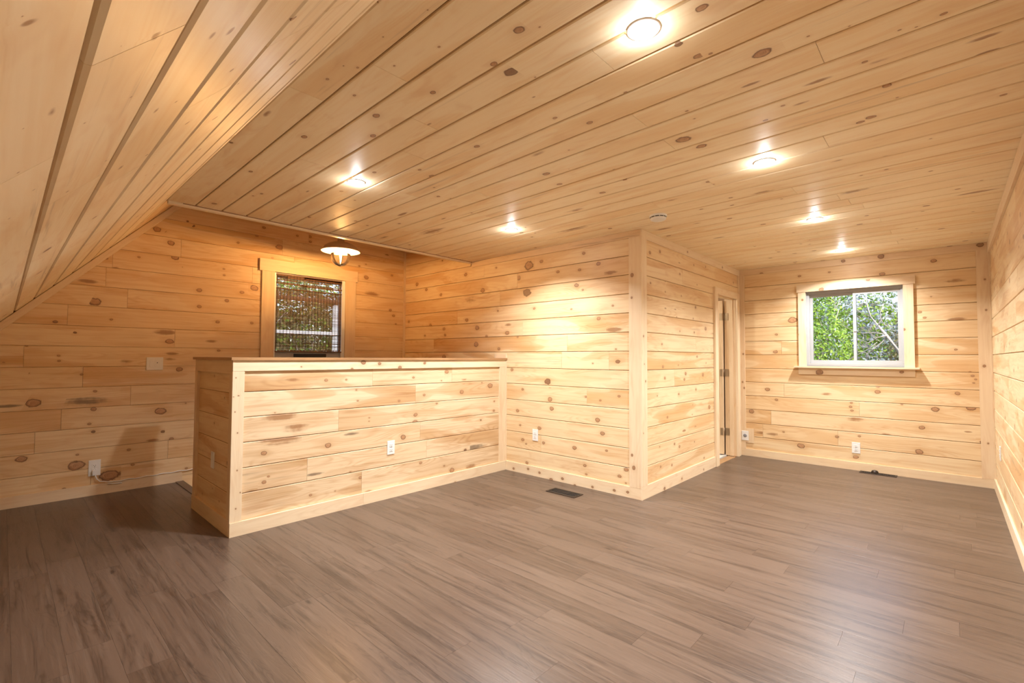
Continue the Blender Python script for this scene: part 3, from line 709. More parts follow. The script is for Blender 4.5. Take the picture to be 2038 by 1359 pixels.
beam('door_stop', (5.50, YB+.03, 0), (5.512, YB+.075, DZ), M['trim'], d1, tone=.7, hue=.5)
beam('door_stop', (5.512, YB+.03, DZ-.012), (6.138, YB+.075, DZ), M['trim'], d1, tone=.7, hue=.5)
leaf = empty('door_leaf', (6.12, YB+.14, .012)); leaf.parent = d1; leaf.location -= d1.location
ly0 = YB+.142
def lf(a, b, n='stile', **k): return beam(n, a, b, M['trim'], leaf, tone=.85, hue=.9)
lf((6.112, ly0, .012), (6.147, ly0+.1, DZ-.02)); lf((6.112, ly0+.53, .012), (6.147, ly0+.63, DZ-.02))
for za, zb in ((.012, .22), (.93, 1.05), (DZ-.13, DZ-.02)): lf((6.112, ly0+.1, za), (6.147, ly0+.53, zb), 'rail')
for za, zb in ((.22, .93), (1.05, DZ-.13)): lf((6.120, ly0+.1, za), (6.139, ly0+.53, zb), 'panel')
for z in (.29, 1.02, 1.72):
    h_ = MB().box((6.143, YB+.083, z-.045), (6.1495, YB+.13, z+.045)).box((6.108, ly0+.004, z-.045), (6.112, ly0+.034, z+.045)).tube([(6.128, YB+.137, z-.047), (6.128, YB+.137, z+.047)], .006)
    h_.build('hinge', M['metal'], d1)
# the small room behind the door
br = MB()
br.box((4.2, YB+.12, -.2), (XF+.0, 3.9, -.0)); 
br = br.build('floor_bathroom', M['tile'], loc=(5, 3, 0)); tag(br, kind='structure')
br = MB()
for a, b in (((4.1, YB+.12, 0), (4.2, 4, H)), ((4.1, 3.9, 0), (XF, 4, H)), ((4.1, YB+.12, 2.2), (XF, 4, H))): br.box(a, b)
br = br.build('wall_bathroom', M['wallpaint'], loc=(5, 3, 0)); tag(br, kind='structure')
bl_ = bpy.data.lights.new('bathroom_lamp', 'POINT'); bl_.energy = 9; bl_.shadow_soft_size = .08; bl_.color = (1, .9, .75)
bo = bpy.data.objects.new('bathroom_lamp', bl_); COL.objects.link(bo); bo.location = (5.1, 3., 2.05)

# ------------------------------------------------------------------ FAR WALL with the sliding window
FY0, FY1, FZ0, FZ1 = .325, 1.205, 1.115, 1.975
wf = MB()
for a, b in (((XF+.012, YR-.1, -.2), (XF+.12, FY0, H+.05)), ((XF+.012, FY1, -.2), (XF+.12, 4, H+.05)), ((XF+.012, FY0, -.2), (XF+.12, FY1, FZ0)), ((XF+.012, FY0, FZ1), (XF+.12, FY1, H+.05))): wf.box(a, b)
wf = wf.build('wall_far', M['back'], loc=(XF, 1, 0)); tag(wf, kind='structure')
lay_rows(wf, [.07+.1677*i for i in range(14)], YR, YB, lambda u, v: Vector((XF+.012, u, v)), 'far', (-1, 0, 0), M['pine'], holes=[(FY0, FY1, FZ0, FZ1)], gap=.004, tone=(.25, .7))
o = beam('baseboard_far', (XF-.013, YR+.0, 0), (XF-.0005, YB-.013, .085), M['trim'], None, tone=.5, hue=.3); tag(o, kind='structure')
o = beam('trim_8', (XF-.014, YR+.001, .085), (XF-.0005, YR+.095, H-.07), M['trim'], None, tone=.5, hue=.3, knots=kp('far', [(1283, 217, 4), (1280, 650, 6), (1300, 1037, 4), (1290, 370, 4)], L_, 0, -1)); tag(o, kind='structure')
o = beam('trim_9', (XF-.014, YB-.065, .085), (XF-.0005, YB-.013, H-.07), M['trim'], None, tone=.5, hue=.3, knots=kp('far', [(75, 590, 4), (72, 730, 4), (80, 760, 4)], L_, 0, -1)); tag(o, kind='structure')
o = beam('trim_10', (XF-.015, YR, H-.07), (XF-.0005, YB-.013, H-.001), M['trim'], None, tone=.8, hue=.6, knots=kp('far', [(167, 190, 8), (575, 125, 8), (765, 103, 12), (1260, 45, 12)], L_, 0, -1)); tag(o, kind='structure')
w2 = empty('window_2', (XF, .765, FZ0), 'structure')
beam('casing', (XF-.022, 1.203, FZ0), (XF-.0005, 1.278, FZ1-.005), M['trim'], w2, tone=.25, knots=kp('far', [(372, 320, 5), (350, 493, 4)], L_, 0, -1))
beam('casing', (XF-.022, .252, FZ0), (XF-.0005, .335, FZ1-.005), M['trim'], w2, tone=.25, knots=kp('far', [(880, 468, 6)], L_, 0, -1))
beam('casing', (XF-.028, .236, FZ1-.005), (XF-.0005, 1.290, FZ1+.078), M['trim'], w2, tone=.25, knots=kp('far', [(640, 212, 10), (700, 218, 8), (467, 268, 10), (775, 200, 8)], L_, 0, -1))
beam('sill', (XF-.06, .215, FZ0-.018), (XF+.05, 1.322, FZ0), M['trim'], w2, tone=.35, grain='y')
beam('apron', (XF-.02, .252, FZ0-.095), (XF-.0005, 1.282, FZ0-.018), M['trim'], w2, tone=.25, knots=kp('far', [(457, 682, 14), (868, 680, 8)], L_, 0, -1))
fr = MB()
xa, xb = XF+.03, XF+.10
for a, b in (((xa, FY0, FZ0), (xb, FY1, FZ0+.035)), ((xa, FY0, FZ1-.035), (xb, FY1, FZ1)), ((xa, FY0, FZ0+.035), (xb, FY0+.03, FZ1-.035)), ((xa, FY1-.03, FZ0+.035), (xb, FY1, FZ1-.035))): fr.box(a, b)
fr.build('window_frame', M['vinylw'], w2, bevel=.002)
ja = MB()
for a, b in (((XF-.0005, FY0-.006, FZ0), (xa+.02, FY0+.004, FZ1)), ((XF-.0005, FY1-.004, FZ0), (xa+.02, FY1+.006, FZ1)), ((XF-.0005, FY0, FZ1-.004), (xa+.02, FY1, FZ1+.006))): ja.box(a, b)
ja.build('jamb_liner', M['vinylw'], w2)
for nm, ya, yb, off in (('sash', .735, FY1-.03, .022), ('sash', FY0+.03, .765, .0)):
    x0 = xa+.012+off; sh = MB(); z0, z1 = FZ0+.035, FZ1-.035; wd = .034
    for a, b in (((x0, ya, z0), (x0+.025, yb, z0+wd)), ((x0, ya, z1-wd), (x0+.025, yb, z1)), ((x0, ya, z0+wd), (x0+.025, ya+wd-.006, z1-wd)), ((x0, yb-wd+.006, z0+wd), (x0+.025, yb, z1-wd))): sh.box(a, b)
    s_o = sh.build('sash', M['vinylw'], w2, bevel=.002)
    MB().box((x0+.011, ya+wd-.008, z0+wd-.002), (x0+.015, yb-wd+.008, z1-wd+.002)).build('pane', M['glass'], s_o)
MB().box((xa+.005, .735, 1.50), (xa+.012, .76, 1.56)).build('latch', M['vinylw'], w2, bevel=.002)

# ------------------------------------------------------------------ RIGHT WALL
wr = MB().box((XW-.1, YR-.11, -.2), (XF+.1, YR-.012, H+.05)).build('wall_right', M['back'], loc=(3, YR, 0)); tag(wr, kind='structure')
lay_rows(wr, [.07+.1677*i for i in range(14)], XW, XF, lambda u, v: Vector((u, YR-.012, v)), '', (0, 1, 0), M['pine'], gap=.004, tone=(0, .35), avg=1.5, extra=2.2)
o = beam('baseboard_right', (XW, YR+.0005, 0), (XF-.013, YR+.014, .095), M['trim'], None, tone=.1); tag(o, kind='structure')
o = beam('trim_11', (XW, YR+.0005, H-.1), (XF-.016, YR+.016, H-.001), M['trim'], None, tone=.1); tag(o, kind='structure')
o = beam('trim_12', (XF-.04, YR+.0005, .095), (XF-.0145, YR+.012, H-.1), M['trim'], None, tone=.5, hue=.6); tag(o, kind='structure')

# ------------------------------------------------------------------ molding at the edge of the flat ceiling over the stairs
mo = empty('trim_13', (2.2, YT, H), 'structure')
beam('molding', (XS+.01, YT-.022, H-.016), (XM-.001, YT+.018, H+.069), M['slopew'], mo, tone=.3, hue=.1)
beam('molding_strip', (XS+.1, YT-.038, H-.003), (XM-.001, YT-.0225, H+.0115), M['cap'], mo, tone=.9)

# ------------------------------------------------------------------ HALF WALL beside the stairs
hw = empty('half_wall', (2.3, YK+.06, 0)); tag(hw, 'waist-high pine half wall guarding the stairs in the middle of the room', 'half wall')
beam('core', (XK+.02, YK+.018, 0), (XM-.001, YK+.115, ZC), M['back'], hw)
beam('core', (XK+.02, YK+.115, 0), (XK+.13, YK2-.002, ZC), M['back'], hw)
lay_rows(hw, [.089, .272, .442, .613, .784, .955, 1.12], XK+.02, XM-.002, lambda u, v: Vector((u, YK+.017, v)), 'half', (0, -1, 0), M['pale'], gap=.004, T=.010, tone=(.05, .5), avg=2.)
beam('stile', (XK-.0, YK-.006, .092), (XK+.073, YK+.016, 1.098), M['trim'], hw, tone=0, hue=0,
     knots=kp('half', [(363, 345, 5), (398, 343, 6), (373, 452, 4), (391, 597, 5), (388, 857, 5), (409, 1010, 4), (378, 1122, 5), (380, 215, 4)], E_, 1, -1))
beam('stile', (XM-.105, YK-.006, .092), (XM-.012, YK+.016, 1.098), M['trim'], hw, tone=.15, hue=0)
beam('corner_strip', (XM-.012, YK-.012, .0), (XM-.0005, YK+.016, ZC), M['trim'], hw, tone=.2, hue=0)
beam('top_rail', (XK-.0, YK-.007, 1.0985), (XM-.012, YK+.016, ZC), M['trim'], hw, tone=0, hue=0,
     knots=kp('half', [(1262, 108, 17), (1375, 118, 12), (833, 138, 5), (1185, 153, 8)], E_, 1, -1)+kp('half', [(85, 707, 9), (205, 685, 7)], D_, 1, -1))
beam('base_rail', (XK-.0, YK-.012, 0), (2.02, YK+.016, .0915), M['trim'], hw, tone=0, hue=0)
beam('base_rail', (2.021, YK-.012, 0), (XM-.012, YK+.016, .0915), M['trim'], hw, tone=.1, hue=0, knots=kp('half', [(1243, 1090, 9)], E_, 1, -1)+kp('half', [(350, 1262, 6), (510, 1225, 4)], D_, 1, -1))
# the short return at its left end
lay_rows(hw, [.100, .268, .435, .6, .77, .946, 1.11], YK+.016, YK2-.01, lambda u, v: Vector((XK+.028, u, v)), 'end', (-1, 0, 0), M['pine'], gap=.003, T=.010, tone=(.5, .9), avg=3)
beam('stile', (XK-.0, YK+.0165, .1055), (XK+.02, YK+.06, 1.08), M['trim'], hw, tone=.8, hue=.5)
beam('stile', (XK-.0, YK2-.06, .1055), (XK+.02, YK2, 1.08), M['trim'], hw, tone=.8, hue=.5)
beam('top_rail', (XK-.0, YK+.0165, 1.0805), (XK+.02, YK2, ZC), M['trim'], hw, tone=.8, hue=.5)
beam('base_rail', (XK-.002, YK+.0165, 0), (XK+.02, YK2+.01, .105), M['trim'], hw, tone=.6, hue=.3)
beam('end_board', (XK+.021, YK2-.001, -.02), (XK+.13, YK2+.014, ZC), M['trim'], hw, tone=.7)
beam('cap', (XK-.012, YK-.018, ZC), (XM-.002, YK+.135, ZC+.019), M['cap'], hw, tone=.9, hue=.8)
beam('cap', (XK-.012, YK+.1355, ZC), (XK+.15, YK2+.03, ZC+.019), M['cap'], hw, tone=.9, hue=.8)
beam('cap_end_block', (XM-.018, YK-.012, ZC+.0195), (XM-.0005, YK+.16, ZC+.068), M['trim'], hw, tone=0, hue=0)

# ------------------------------------------------------------------ STAIR WINDOW and woven blind
w1 = empty('window_1', (2.42, YA, WZ0), 'structure')
beam('casing', (1.876, YA-.02, WZ0-.1), (WX0, YA-.0005, WZ1+.002), M['trim'], w1, tone=.6, hue=.4)
beam('casing', (WX1, YA-.02, WZ0-.1), (2.968, YA-.0005, WZ1+.002), M['trim'], w1, tone=.6, hue=.4)
beam('casing', (1.848, YA-.026, WZ1+.002), (2.990, YA-.0005, WZ1+.132), M['trim'], w1, tone=.45, hue=.3)
beam('sill', (1.86, YA-.05, WZ0-.02), (2.985, YA+.03, WZ0), M['trim'], w1, grain='x', tone=.6)
ja = MB()
for a, b in (((WX0, YA-.0005, WZ0), (WX0+.008, YA+.11, WZ1)), ((WX1-.008, YA-.0005, WZ0), (WX1, YA+.11, WZ1)), ((WX0+.008, YA-.0005, WZ1-.008), (WX1-.008, YA+.11, WZ1)), ((WX0+.008, YA+.03, WZ0), (WX1-.008, YA+.11, WZ0+.012))): ja.box(a, b)
ja.build('window_frame', M['vinylw'], w1)
for xa_, xb_ in ((WX0+.0005, WX0+.020), (WX1-.041, WX1-.0005)): MB().box((xa_, YA-.004, WZ0), (xb_, YA+.02, WZ1-.001)).build('window_stop', M['white'], w1)
for z0, z1, y0 in ((WZ0+.012, WZ1-.008, YA+.045),):
    sh = MB(); x0, x1 = WX0+.01, WX1-.01
    for a, b in (((x0, y0-.02, z0), (x1, y0+.025, z0+.088)), ((x0, y0, z1-.04), (x1, y0+.025, z1)), ((x0, y0, z0+.088), (x0+.04, y0+.025, z1-.04)), ((x1-.04, y0, z0+.088), (x1, y0+.025, z1-.04))): sh.box(a, b)
    so_ = sh.build('sash', M['vinylw'], w1, bevel=.002)
    MB().box((x0+.038, y0+.01, z0+.086), (x1-.038, y0+.014, z1-.038)).build('pane', M['glass'], so_)
MB().box((2.24, YA+.018, 1.19), (2.62, YA+.0249, 1.228)).build('sash_lift', M['slot'], w1, bevel=.002)

BX0, BX1, BZ0, BZ1 = 2.028, 2.792, 1.25, 2.108
bd = empty('bamboo_blind', (2.42, YA+.01, BZ0)); tag(bd, 'woven brown bamboo roman blind hanging in the window over the stairs', 'blind')
m = MB(); rnd = random.Random(5)
z = BZ0+.03
while z < BZ1-.16:
    r = rnd.uniform(.0018, .0025)
    m.box((BX0, YA+.008-r, z-r), (BX1, YA+.008+r, z+r)); z += rnd.uniform(.0050, .0068)
tag(m.build('reeds', M['reed'], bd), kind='stuff')
m = MB(); z = BZ1-.16
while z < BZ1-.01:
    r = rnd.uniform(.0010, .0018); x = BX0
    if rnd.random() < .72: m.box((BX0, YA-.002-r, z-r), (BX1, YA-.002+r, z+r))
    z += rnd.uniform(.005, .009)
tag(m.build('valance_reeds', M['reed'], bd), kind='stuff')
for zz, hh, xa_, xb_ in ((BZ1-.008, .010, 0, 1), (BZ1-.03, .010, .15, .42), (BZ1-.018, .014, .4, 1), (BZ1-.062, .006, 0, .3), (BZ1-.055, .006, .45, .75), (BZ1-.1, .007, 0, .45), (BZ1-.108, .008, .35, 1), (BZ1-.155, .006, 0, 1), (BZ1-.087, .004, .5, .95)):
    MB().box((BX0+(BX1-BX0)*xa_, YA-.006, zz-hh), (BX0+(BX1-BX0)*xb_, YA-.001, zz+hh)).build('dark_slat', M['reedd'], bd)
for i in range(22):
    x = BX0+.012+(BX1-BX0-.024)*i/21
    MB().box((x-.0017, YA-.0085, BZ0+.012), (x+.0017, YA-.0068, BZ1-.004)).build('warp_cord', M['cord'], bd)
MB().box((BX0-.004, YA-.012, BZ0-.004), (BX1+.004, YA+.012, BZ0+.010)).build('bottom_bar', M['reedd'], bd, bevel=.002)
for i in range(21):
    x = BX0+.016+(BX1-BX0-.024)*i/21
    MB().box((x, YA-.012, BZ0+.011), (x+.028, YA-.007, BZ0+.024)).build('hem_slat', M['reedd'], bd)
MB().box((BX0, YA-.0, BZ1-.004), (BX1, YA+.03, BZ1+.006)).build('head_rail', M['reedd'], bd)

# ------------------------------------------------------------------ RECESSED LIGHTS
def downlight(x, y, label):
    t = empty('recessed_light', (x, y, H-.003)); tag(t, label, 'ceiling light', 'round recessed lights in the plank ceiling')
    MB().lathe((x, y, H), [(.043, -.004), (.046, -.0045), (.055, -.003), (.057, .0), (.057, .002)], 40).build('trim_ring', M['white'], t)
    MB().lathe((x, y, H), [(.0001, -.0035), (.03, -.0035), (.044, -.0028), (.044, .001)], 40).build('lens', M['lens'], t)
    l = bpy.data.lights.new('recessed_lamp', 'AREA'); l.shape = 'DISK'; l.size = .085; l.energy = LAMP_W; l.color = (.98, .99, 1.); l.spread = math.radians(134); l.specular_factor = .4
    o = bpy.data.objects.new('recessed_lamp', l); COL.objects.link(o); o.location = Vector((x, y, H-.0135)); o.parent = t; o.location -= t.location
    l = bpy.data.lights.new('added_halo_light', 'POINT'); l.shadow_soft_size = .012; l.energy = LAMP_W*.06; l.specular_factor = .1; l.color = (.98, .99, 1.)      # point light added under the flat lens for a halo on the ceiling
    o = bpy.data.objects.new('added_halo_light', l); COL.objects.link(o); o.location = Vector((x, y, H-.034)); o.parent = t; o.location -= t.location
    return t
downlight(1.44, .735, 'large bright recessed light nearest the camera, above the open floor')
downlight(2.89, .742, 'recessed light second along the line towards the vegetation window')
downlight(4.355, .76, 'recessed light third along the line towards the vegetation window')
downlight(5.817, .785, 'small-looking recessed light closest to the window wall')
downlight(1.497, 2.74, 'recessed ceiling light nearest the sloped pine ceiling, above the half wall end')
downlight(2.975, 2.767, 'recessed ceiling light in front of the pine wall right of the stairs')

# ------------------------------------------------------------------ PENDANT over the stairs
px_, py_, pz_ = 2.352, 4.60, 2.285
pen = empty('pendant_lamp', (px_, py_, pz_)); tag(pen, 'bronze barn-style pendant lamp with clear glass globe above the stair window', 'lamp')
R_ = .19
MB().lathe((px_, py_, pz_), [(R_, .0), (R_-.006, .006), (R_-.03, .048), (R_-.06, .070), (.09, .088), (.045, .10), (.035, .104), (.035, .15), (.012, .155), (.0001, .156)], 48).build('shade', M['shade'], pen)
MB().lathe((px_, py_, pz_), [(R_-.001, .0005), (R_-.010, .006), (R_-.034, .044), (R_-.064, .064), (.085, .08), (.0001, .088)], 48).build('shade_lining', M['shadein'], pen)
MB().lathe((px_, py_, pz_), [(.085, .02), (.095, .0), (.098, -.03), (.094, -.07), (.078, -.11), (.05, -.14), (.02, -.152), (.0001, -.154)], 40).build('globe', M['globe'], pen)
MB().tube([(px_, py_, pz_+.15), (px_, py_, HP-.012)], .008).build('stem', M['shade'], pen)
MB().lathe((px_, py_, HP-.012), [(.0001, -.03), (.05, -.028), (.06, -.02), (.06, .0)], 32).build('canopy', M['shade'], pen)
MB().tube([(px_, py_, pz_+.085), (px_, py_, pz_+.045)], .018, 16).build('socket', M['shade'], pen)
hb = MB()
hb.tube([(px_+.005*math.cos(k*1.3), py_+.005*math.sin(k*1.3), pz_+.02-.125*k/60) for k in range(61)], .0022, 6)
hb.build('filament', M['filament'], pen)
MB().lathe((px_, py_, pz_), [(.013, .045), (.018, .02), (.021, -.05), (.018, -.1), (.008, -.122), (.0001, -.125)], 24).build('bulb', M['globe'], pen)
l = bpy.data.lights.new('pendant_light', 'POINT'); l.energy = PEND_W; l.shadow_soft_size = .02; l.color = (1, .56, .22)
o = bpy.data.objects.new('pendant_light', l); COL.objects.link(o); o.location = (px_, py_, pz_-.02); l.specular_factor = .1; o.parent = pen; o.location -= pen.location

# ------------------------------------------------------------------ SMALL FITTINGS
def plate(name, c, n, w, h, label, cat, group=None, kind='outlet', rockers=None):
    """cover plate centred at c on a wall whose outward normal is n"""
    c = Vector(c); n = Vector(n); u = Vector((0, 0, 1)).cross(n).normalized(); z = Vector((0, 0, 1))
    t = empty(name, c); tag(t, label, cat, group)
    def b(m, du, dz, w2, h2, d0, d1):
        vs = [c+u*(du+i*w2/2)+z*(dz+j*h2/2)+n*d for d in (d0, d1) for i, j in ((-1, -1), (1, -1), (1, 1), (-1, 1))]
        m.add(vs, [(0, 3, 2, 1), (4, 5, 6, 7), (0, 1, 5, 4), (1, 2, 6, 5), (2, 3, 7, 6), (3, 0, 4, 7)]); return m
    b(MB(), 0, 0, w, h, 0, .006).build('cover_plate', M['white'], t, bevel=.0025)
    if kind == 'outlet':
        for dz in (.019, -.019):
            r = b(MB(), 0, dz, .033, .028, .006, .0085).build('receptacle', M['white'], t, bevel=.002)
            s = MB(); b(s, -.0065, dz+.003, .0022, .008, .0085, .0088); b(s, .0065, dz+.003, .0022, .0065, .0085, .0088); b(s, 0, dz-.007, .005, .005, .0085, .0088)
            s.build('slots', M['slot'], r)
        b(MB(), 0, 0, .006, .006, .006, .0075).build('screw', M['lead'], t)
    return t, b, c, u, n
OG = None
plate('power_outlet', (2.282, YK+.0068, .424), (0, -1, 0), .072, .116, 'white power outlet low on the front of the half wall', 'outlet')
plate('power_outlet', (XM-.0002, 3.10, .411), (-1, 0, 0), .072, .116, 'white power outlet low on the wall between half wall and corner', 'outlet')
plate('power_outlet', (XF-.0002, .755, .238), (-1, 0, 0), .074, .116, 'white power outlet below the vegetation window', 'outlet')
plate('power_outlet', (XK+.0178, 3.955, .442), (-1, 0, 0), .07, .12, 'plain tan outlet plate on the dark end of the half wall', 'outlet', kind='blank')
plate('power_outlet', (5.66, YR+.0002, .42), (0, 1, 0), .072, .116, 'narrow-looking outlet on the right wall near the far corner', 'outlet')
# round-socket outlet on its wooden block in the far left corner
blk = beam('wooden_block', (XF-.012, 1.775, .16), (XF-.0145+.0135, 1.865, .335), M['trim'], None, tone=.6, hue=.3); tag(blk, 'small square pine block fixed to the far wall beside the door', 'block')
t, b, c, u, n = plate('power_outlet', (XF-.0145, 1.872, .245), (-1, 0, 0), .078, .116, 'white outlet with one large round grey socket beside the bathroom door', 'outlet', kind='round')
MB().lathe(c+n*.006, [(.0001, .004), (.018, .004), (.021, .002), (.021, 0)], 28, axis=n).build('round_socket', plain('grey_socket', (.25, .25, .27), .5), t)
# outlet with plug and cord on the back wall
t, b, c, u, n = plate('power_outlet', (.567, YA-.0002, .232), (0, -1, 0), .080, .135, 'white outlet with a plug in it, low on the stair window wall', 'outlet')
cd = empty('plugged_cord', c+Vector((-.0, -.012, -.04))); tag(cd, 'white plug with flat cord running right along the back baseboard', 'cord')
b(MB(), -.004, -.038, .026, .046, .009, .036).build('plug', M['white'], cd, bevel=.004)
p0 = c+Vector((0.004, -.028, -.062))
pts = [p0, p0+Vector((.010, .0, -.03)), p0+Vector((.03, .006, -.055)), p0+Vector((.07, .014, -.067))]
for i in range(1, 26): pts.append(Vector((.64+.026*i, YA-.0185, .094+.0035*math.sin(i*1.3)+(.0004*i))))
MB().tube(pts, .0042, 8).build('cable', M['white'], cd)
MB().tube([(.655, YA-.022, .083), (.70, YA-.022, .076), (.752, YA-.022, .074)], .004, 8).build('loose_end', M['white'], cd)
# double switch plate
t, b, c, u, n = plate('light_switch', (.966, YA-.0002, 1.126), (0, -1, 0), .126, .118, 'white double plate with switch and small button on the stair window wall', 'switch', kind='switch')
b(MB(), -.023, 0, .033, .066, .006, .0085).build('rocker', M['white'], t, bevel=.002)
b(MB(), .023, 0, .033, .066, .006, .0075).build('rocker', M['white'], t, bevel=.002)
b(MB(), .018, .008, .007, .007, .0075, .009).build('button', M['slot'], t)

# smoke alarm
sx, sy = 3.44, 1.64
sa = empty('smoke_alarm', (sx, sy, H-.038)); tag(sa, 'round white smoke alarm on the plank ceiling above the corner', 'smoke alarm')
MB().lathe((sx, sy, H), [(.066, .001), (.066, -.012), (.063, -.014)], 36).build('base', M['white'], sa)
MB().lathe((sx, sy, H), [(.055, -.012), (.055, -.019)], 36).build('vent_gap', M['slot'], sa)
MB().lathe((sx, sy, H), [(.058, -.019), (.060, -.021), (.058, -.032), (.045, -.038), (.0001, -.04)], 36).build('cover', M['white'], sa)
for k in range(10):
    a = 2*math.pi*k/10
    MB().box((-.003, -.002, 0), (.003, .002, .008)).build('rib', M['white'], sa, loc=(0, 0, 0)).location = Vector((sx+.056*math.cos(a), sy+.056*math.sin(a), H-.02))-Vector(sa.location)

# floor registers
def register(c, L, Wd, label, ang=0, lever=False):
    c = Vector(c); t = empty('floor_register', c); tag(t, label, 'vent')
    m = MB(); x0, x1, y0, y1 = c.x-Wd/2, c.x+Wd/2, c.y-L/2, c.y+L/2; z0, z1 = .0005, .0045; f = .018
    for a, b in (((x0, y0, z0), (x1, y0+f, z1)), ((x0, y1-f, z0), (x1, y1, z1)), ((x0, y0+f, z0), (x0+f, y1-f, z1)), ((x1-f, y0+f, z0), (x1, y1-f, z1))): m.box(a, b)
    m.build('frame', M['bronze'], t, bevel=.001)
    MB().box((x0+f, y0+f, z0-.0), (x1-f, y1-f, z0+.0006)).build('duct_shadow', M['slot'], t)
    n = int((L-2*f)/.016)
    for i in range(n):
        y = y0+f+(i+.5)*(L-2*f)/n
        MB().bar((x0+f, y-.004, .003), (x1-f, y+.004, .003), .0035, .002).build('louver', M['bronze'], t)
    for k in (1, 2):
        x = x0+f+(Wd-2*f)*k/3; MB().box((x-.0015, y0+f, .0022), (x+.0015, y1-f, .0042)).build('bar', M['bronze'], t)
    if lever:
        MB().lathe((x1-.012, c.y+.03, .0045), [(.032, 0), (.032, .004), (.024, .02), (.0001, .027)], 24).build('damper_knob', M['bronze'], t)
    return t
register((3.421, 2.527, 0), .31, .14, 'dark bronze floor vent in front of the wall between half wall and corner')
register((XF-.013-.052, .565, 0), .31, .10, 'dark floor vent partly against the baseboard under the vegetation window', lever=True)

# ------------------------------------------------------------------ OUTSIDE
def attr_tone(me, vals):
    c = me.color_attributes.new('tone', 'FLOAT_COLOR', 'CORNER'); c.data.foreach_set('color', np.array([(v, v, v, 1) for v in vals for _ in range(4)], 'f').ravel())
g = MB(); N = 24
gx = lambda x, y: -1.2+.32*max(0, x-7)+.18*max(0, y-7.)+.08*math.sin(x*2.1)*math.cos(y*1.7)
vs = [(6.6+i*.6, -6+j*.8, gx(6.6+i*.6, -6+j*.8)) for i in range(N) for j in range(N)]
g.add(vs, [(i*N+j, (i+1)*N+j, (i+1)*N+j+1, i*N+j+1) for i in range(N-1) for j in range(N-1)], 0, True)
g = g.build('ground', M['soil'], loc=(12, 2, -1)); tag(g, kind='structure')
g2 = MB(); vs = [(-3+i*.45, 5.7+j*.6, gx(-3+i*.45, 5.7+j*.6)) for i in range(22) for j in range(18)]
g2.add(vs, [(i*18+j, (i+1)*18+j, (i+1)*18+j+1, i*18+j+1) for i in range(21) for j in range(17)], 0, True)
g2 = g2.build('ground', M['soil'], loc=(2, 9, -1)); tag(g2, kind='structure')
rl = np.random.default_rng(4)
def leaves(n, c, rad, size, mat, parent, name='foliage'):
    """n single leaves scattered through an ellipsoid shell"""
    c = np.array(c); rad = np.array(rad)
    d = rl.normal(size=(n, 3)); d /= np.linalg.norm(d, axis=1)[:, None]
    lump = 1+.18*np.sin(d[:, 0]*7+c[0])*np.cos(d[:, 1]*6+c[1])+.12*np.sin(d[:, 2]*9)
    p = c+d*rad*(rl.uniform(.55, 1., n)**.5*lump)[:, None]
    nn = d+rl.normal(size=(n, 3))*.55+np.array((0, 0, .35)); nn /= np.linalg.norm(nn, axis=1)[:, None]
    a = np.cross(nn, rl.normal(size=(n, 3))); a /= np.linalg.norm(a, axis=1)[:, None]; b = np.cross(nn, a)
    sz = rl.uniform(.6, 1.2, n)[:, None]*size
    V = np.stack([p-a*sz, p-b*sz*.42+nn*sz*.12, p+a*sz, p+b*sz*.42+nn*sz*.12], 1).reshape(-1, 3)
    me = bpy.data.meshes.new(name); me.from_pydata((V-c).tolist(), [], np.arange(4*n).reshape(n, 4).tolist())
    attr_tone(me, rl.uniform(0, 1, n))
    o = link(name, me, mat, parent, Vector(c.tolist())); tag(o, kind='stuff'); return o
def limb(m, p, d, L, r, depth, rr):
    pts = [Vector(p)]; dd = Vector(d).normalized()
    for i in range(5):
        dd = (dd+Vector((rr.uniform(-.25, .25), rr.uniform(-.25, .25), rr.uniform(-.15, .2)))).normalized(); pts.append(pts[-1]+dd*L/5)
    m.tube(pts, [r*(1-.12*i) for i in range(6)], 6)
    if depth:
        for k in range(rr.choice((2, 3, 3))):
            i = rr.randint(2, 5); e = (dd+Vector((rr.uniform(-.9, .9), rr.uniform(-.9, .9), rr.uniform(-.5, .9)))).normalized()
            limb(m, pts[i], e, L*rr.uniform(.55, .8), r*.55, depth-1, rr)
def shrub(x, y, z1, rx, ry, mats, label, n=2600, size=.055, seed=1, name='shrub', bare=False, cat='shrub'):
    z0 = gx(x, y); t = empty(name, (x, y, z0-.02)); tag(t, label, cat)
    rr = random.Random(seed); m = MB()
    for k in range(3): limb(m, (x+rr.uniform(-.1, .1), y+rr.uniform(-.1, .1), z0-.02), (rr.uniform(-.4, .4), rr.uniform(-.4, .4), 1), (z1-z0)*.55, .03, 2, rr)
    m.build('stem', M['bark'], t)
    zc = (z0+z1)/2
    for i, (mm, fr_) in enumerate(mats): leaves(int(n*fr_), (x+rr.uniform(-.1, .1), y+rr.uniform(-.15, .15), zc+.05), (rx, ry, (z1-z0)/2), size, M[mm], t)
    return t
shrub(9.5, 1.78, 2.65, .75, .55, [('leaf_green', .85), ('leaf_grey', .15)], 'bright green leafy shrub filling the left pane of the far window', 15000, .034, 2)
shrub(9.5, .20, 2.3, .75, .50, [('leaf_olive', .6), ('leaf_green', .2), ('leaf_grey', .2)], 'olive and silver shrub behind the pale bare branches in the right pane', 14000, .034, 3)
shrub(9.5, -2.3, 2.5, .75, .7, [('leaf_green', .6), ('leaf_olive', .4)], 'green shrub outside, just right of the far window view', 3500, .06, 5)
shrub(9.5, 3.7, 2.6, .8, .75, [('leaf_green', .8), ('leaf_olive', .2)], 'green shrub outside, just left of the far window view', 3500, .06, 6)
shrub(12.4, 1.5, 3.0, 1.1, 1.5, [('leaf_green', .55), ('leaf_grey', .45)], 'tall green and silver shrub on the bank, behind both panes', 20000, .045, 7)
